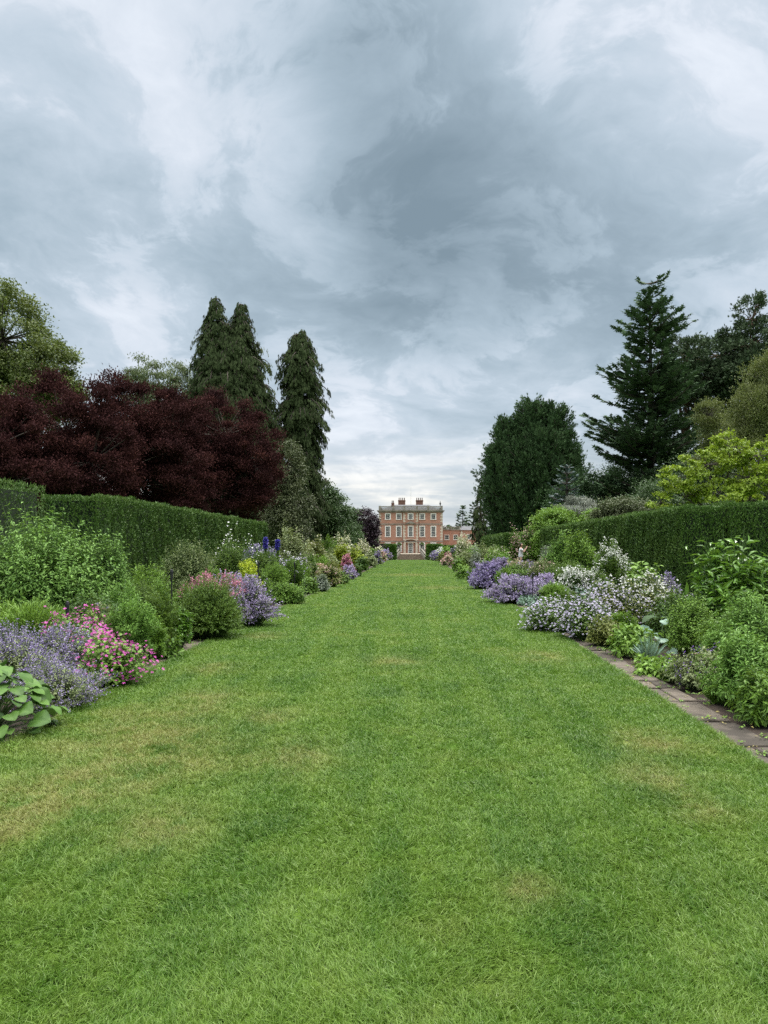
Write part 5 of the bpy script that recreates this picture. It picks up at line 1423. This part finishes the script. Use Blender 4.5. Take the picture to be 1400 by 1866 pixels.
# ------------------------------------------------------------------ the photographer
M_SKIN = rough_mat('skin', (.44, .27, .19), (.55, .35, .26), 6, .6)
M_SHIRT = rough_mat('white_shirt', (.70, .70, .72), (.80, .80, .82), 6, .85)
M_TROUS = rough_mat('dark_trousers', (.03, .035, .05), (.05, .055, .08), 6, .85)
M_HAIR = rough_mat('dark_hair', (.018, .011, .008), (.05, .03, .02), 30, .6)
M_PHONE = rough_mat('phone_black', (.01, .01, .012), (.02, .02, .022), 6, .3)


def skinned(name, mat, chains, parent, sub=1):
    """chains: list of (points, radii, parent_index or None); first vertex of a chain may weld to an earlier one"""
    V = []; E = []; R_ = []; roots = []
    names = {}
    for (key, start, pts, rad) in chains:
        prev = names[start] if start is not None else None
        if prev is None: roots.append(len(V))
        for j, (p_, q_) in enumerate(zip(pts, rad)):
            V.append(p_); R_.append(q_)
            if prev is not None: E.append((prev, len(V) - 1))
            prev = len(V) - 1
            names[(key, j)] = prev
    me = bpy.data.meshes.new(name); me.from_pydata(V, E, [])
    o_ = bpy.data.objects.new(name, me); COL.objects.link(o_)
    o_.modifiers.new('s', 'SKIN'); sv = me.skin_vertices[0].data if me.skin_vertices else None
    if sv is None:
        bpy.context.view_layer.objects.active = o_
        sv = me.skin_vertices[0].data
    for k, q_ in enumerate(R_):
        sv[k].radius = (q_, q_) if not isinstance(q_, tuple) else q_
        sv[k].use_root = k in roots
    ss = o_.modifiers.new('u', 'SUBSURF'); ss.levels = sub; ss.render_levels = sub
    dg = bpy.context.evaluated_depsgraph_get(); dg.update()
    me2 = bpy.data.meshes.new_from_object(o_.evaluated_get(dg))
    bpy.data.objects.remove(o_, do_unlink=True)
    o2 = bpy.data.objects.new(name, me2); COL.objects.link(o2); o2.parent = parent
    me2.materials.clear(); me2.materials.append(mat)
    for p_ in me2.polygons: p_.use_smooth = True
    return o2


dP = 43.5
person = thing('person', 'person in a white shirt raising a phone towards the pink roses', 'person', (X(949, dP), dP, gz(dP)), 0)
# facing +x, arms bent up in front of the face
ch = [('t', None, [(0, 0, .95), (0, 0, 1.08), (.01, 0, 1.25), (.0, 0, 1.40), (.01, 0, 1.47), (.03, 0, 1.53), (.045, 0, 1.60), (.045, 0, 1.68)], [(.10, .125), (.085, .105), (.095, .125), (.09, .12), .05, .05, (.085, .075), (.075, .07)])]
ch.append(('nose', ('t', 6), [(.13, 0, 1.60)], [.016]))
for s_ in (-1, 1):
    ch.append((('leg', s_), ('t', 0), [(0, s_ * .09, .86), (.01, s_ * .10, .50), (-.01, s_ * .10, .10), (.08, s_ * .11, .035), (.17, s_ * .115, .025)], [.088, .058, .040, .036, .026]))
    ch.append((('arm', s_), ('t', 3), [(.02, s_ * .18, 1.39), (.15, s_ * .22, 1.20), (.30, s_ * .12, 1.42), (.34, s_ * .09, 1.49)], [.052, .040, .028, (.032, .018)]))
    for fi, (dx, dz_, ln) in enumerate(((.0, .02, .06), (.004, .035, .075), (.0, .05, .08), (-.006, .065, .07))):
        bx_ = np.array([.345, s_ * .085, 1.475 + dz_ * .8])
        ch.append((('f', s_, fi), ('arm' if False else ('arm', s_), 3) if False else (('arm', s_), 3), [tuple(bx_), tuple(bx_ + [ln * .5, -s_ * .015, .01]), tuple(bx_ + [ln * .55, -s_ * .045, .015])], [.009, .008, .007]))
    ch.append((('th', s_), (('arm', s_), 3), [(.315, s_ * .06, 1.50), (.325, s_ * .04, 1.515)], [.010, .008]))
    ch.append((('ear', s_), ('t', 6), [(.04, s_ * .085, 1.60)], [.016]))
body = skinned('body', M_SKIN, ch, person, 1)
ch = [('t', None, [(0, 0, .86), (0, 0, .97), (0, 0, 1.08), (.01, 0, 1.25), (.0, 0, 1.40), (.008, 0, 1.455)], [(.145, .165), (.145, .165), (.132, .152), (.137, .165), (.125, .155), .07])]
for s_ in (-1, 1): ch.append((('a', s_), ('t', 4), [(.02, s_ * .185, 1.39), (.10, s_ * .21, 1.27)], [.066, .056]))
skinned('shirt', M_SHIRT, ch, person, 1)
ch = [('t', None, [(0, 0, .98), (0, 0, .90)], [(.13, .15), (.135, .15)])]
for s_ in (-1, 1): ch.append((('l', s_), ('t', 1), [(0, s_ * .09, .84), (.01, s_ * .10, .50), (-.01, s_ * .10, .12)], [.102, .072, .06]))
skinned('trousers', M_TROUS, ch, person, 1)
skinned('hair', M_HAIR, [('h', None, [(-.01, 0, 1.50), (-.02, 0, 1.60), (.015, 0, 1.69), (.07, 0, 1.70)], [.06, .085, .085, .05])], person, 1)
for s_ in (-1, 1):
    g = G(); g.lathe([(.002, -.009), (.009, 0), (.002, .009)], .118, s_ * .03, 1.615, 6); g.build('eye', M_PHONE, person)
g = G(); g.box(-.005, .005, -.04, .04, -.08, .08); ph = g.build('phone', M_PHONE); ph.location = (X(949, dP) + .375, dP, gz(dP) + 1.53)
tag(ph, 'black phone held up by the person in white', 'phone')
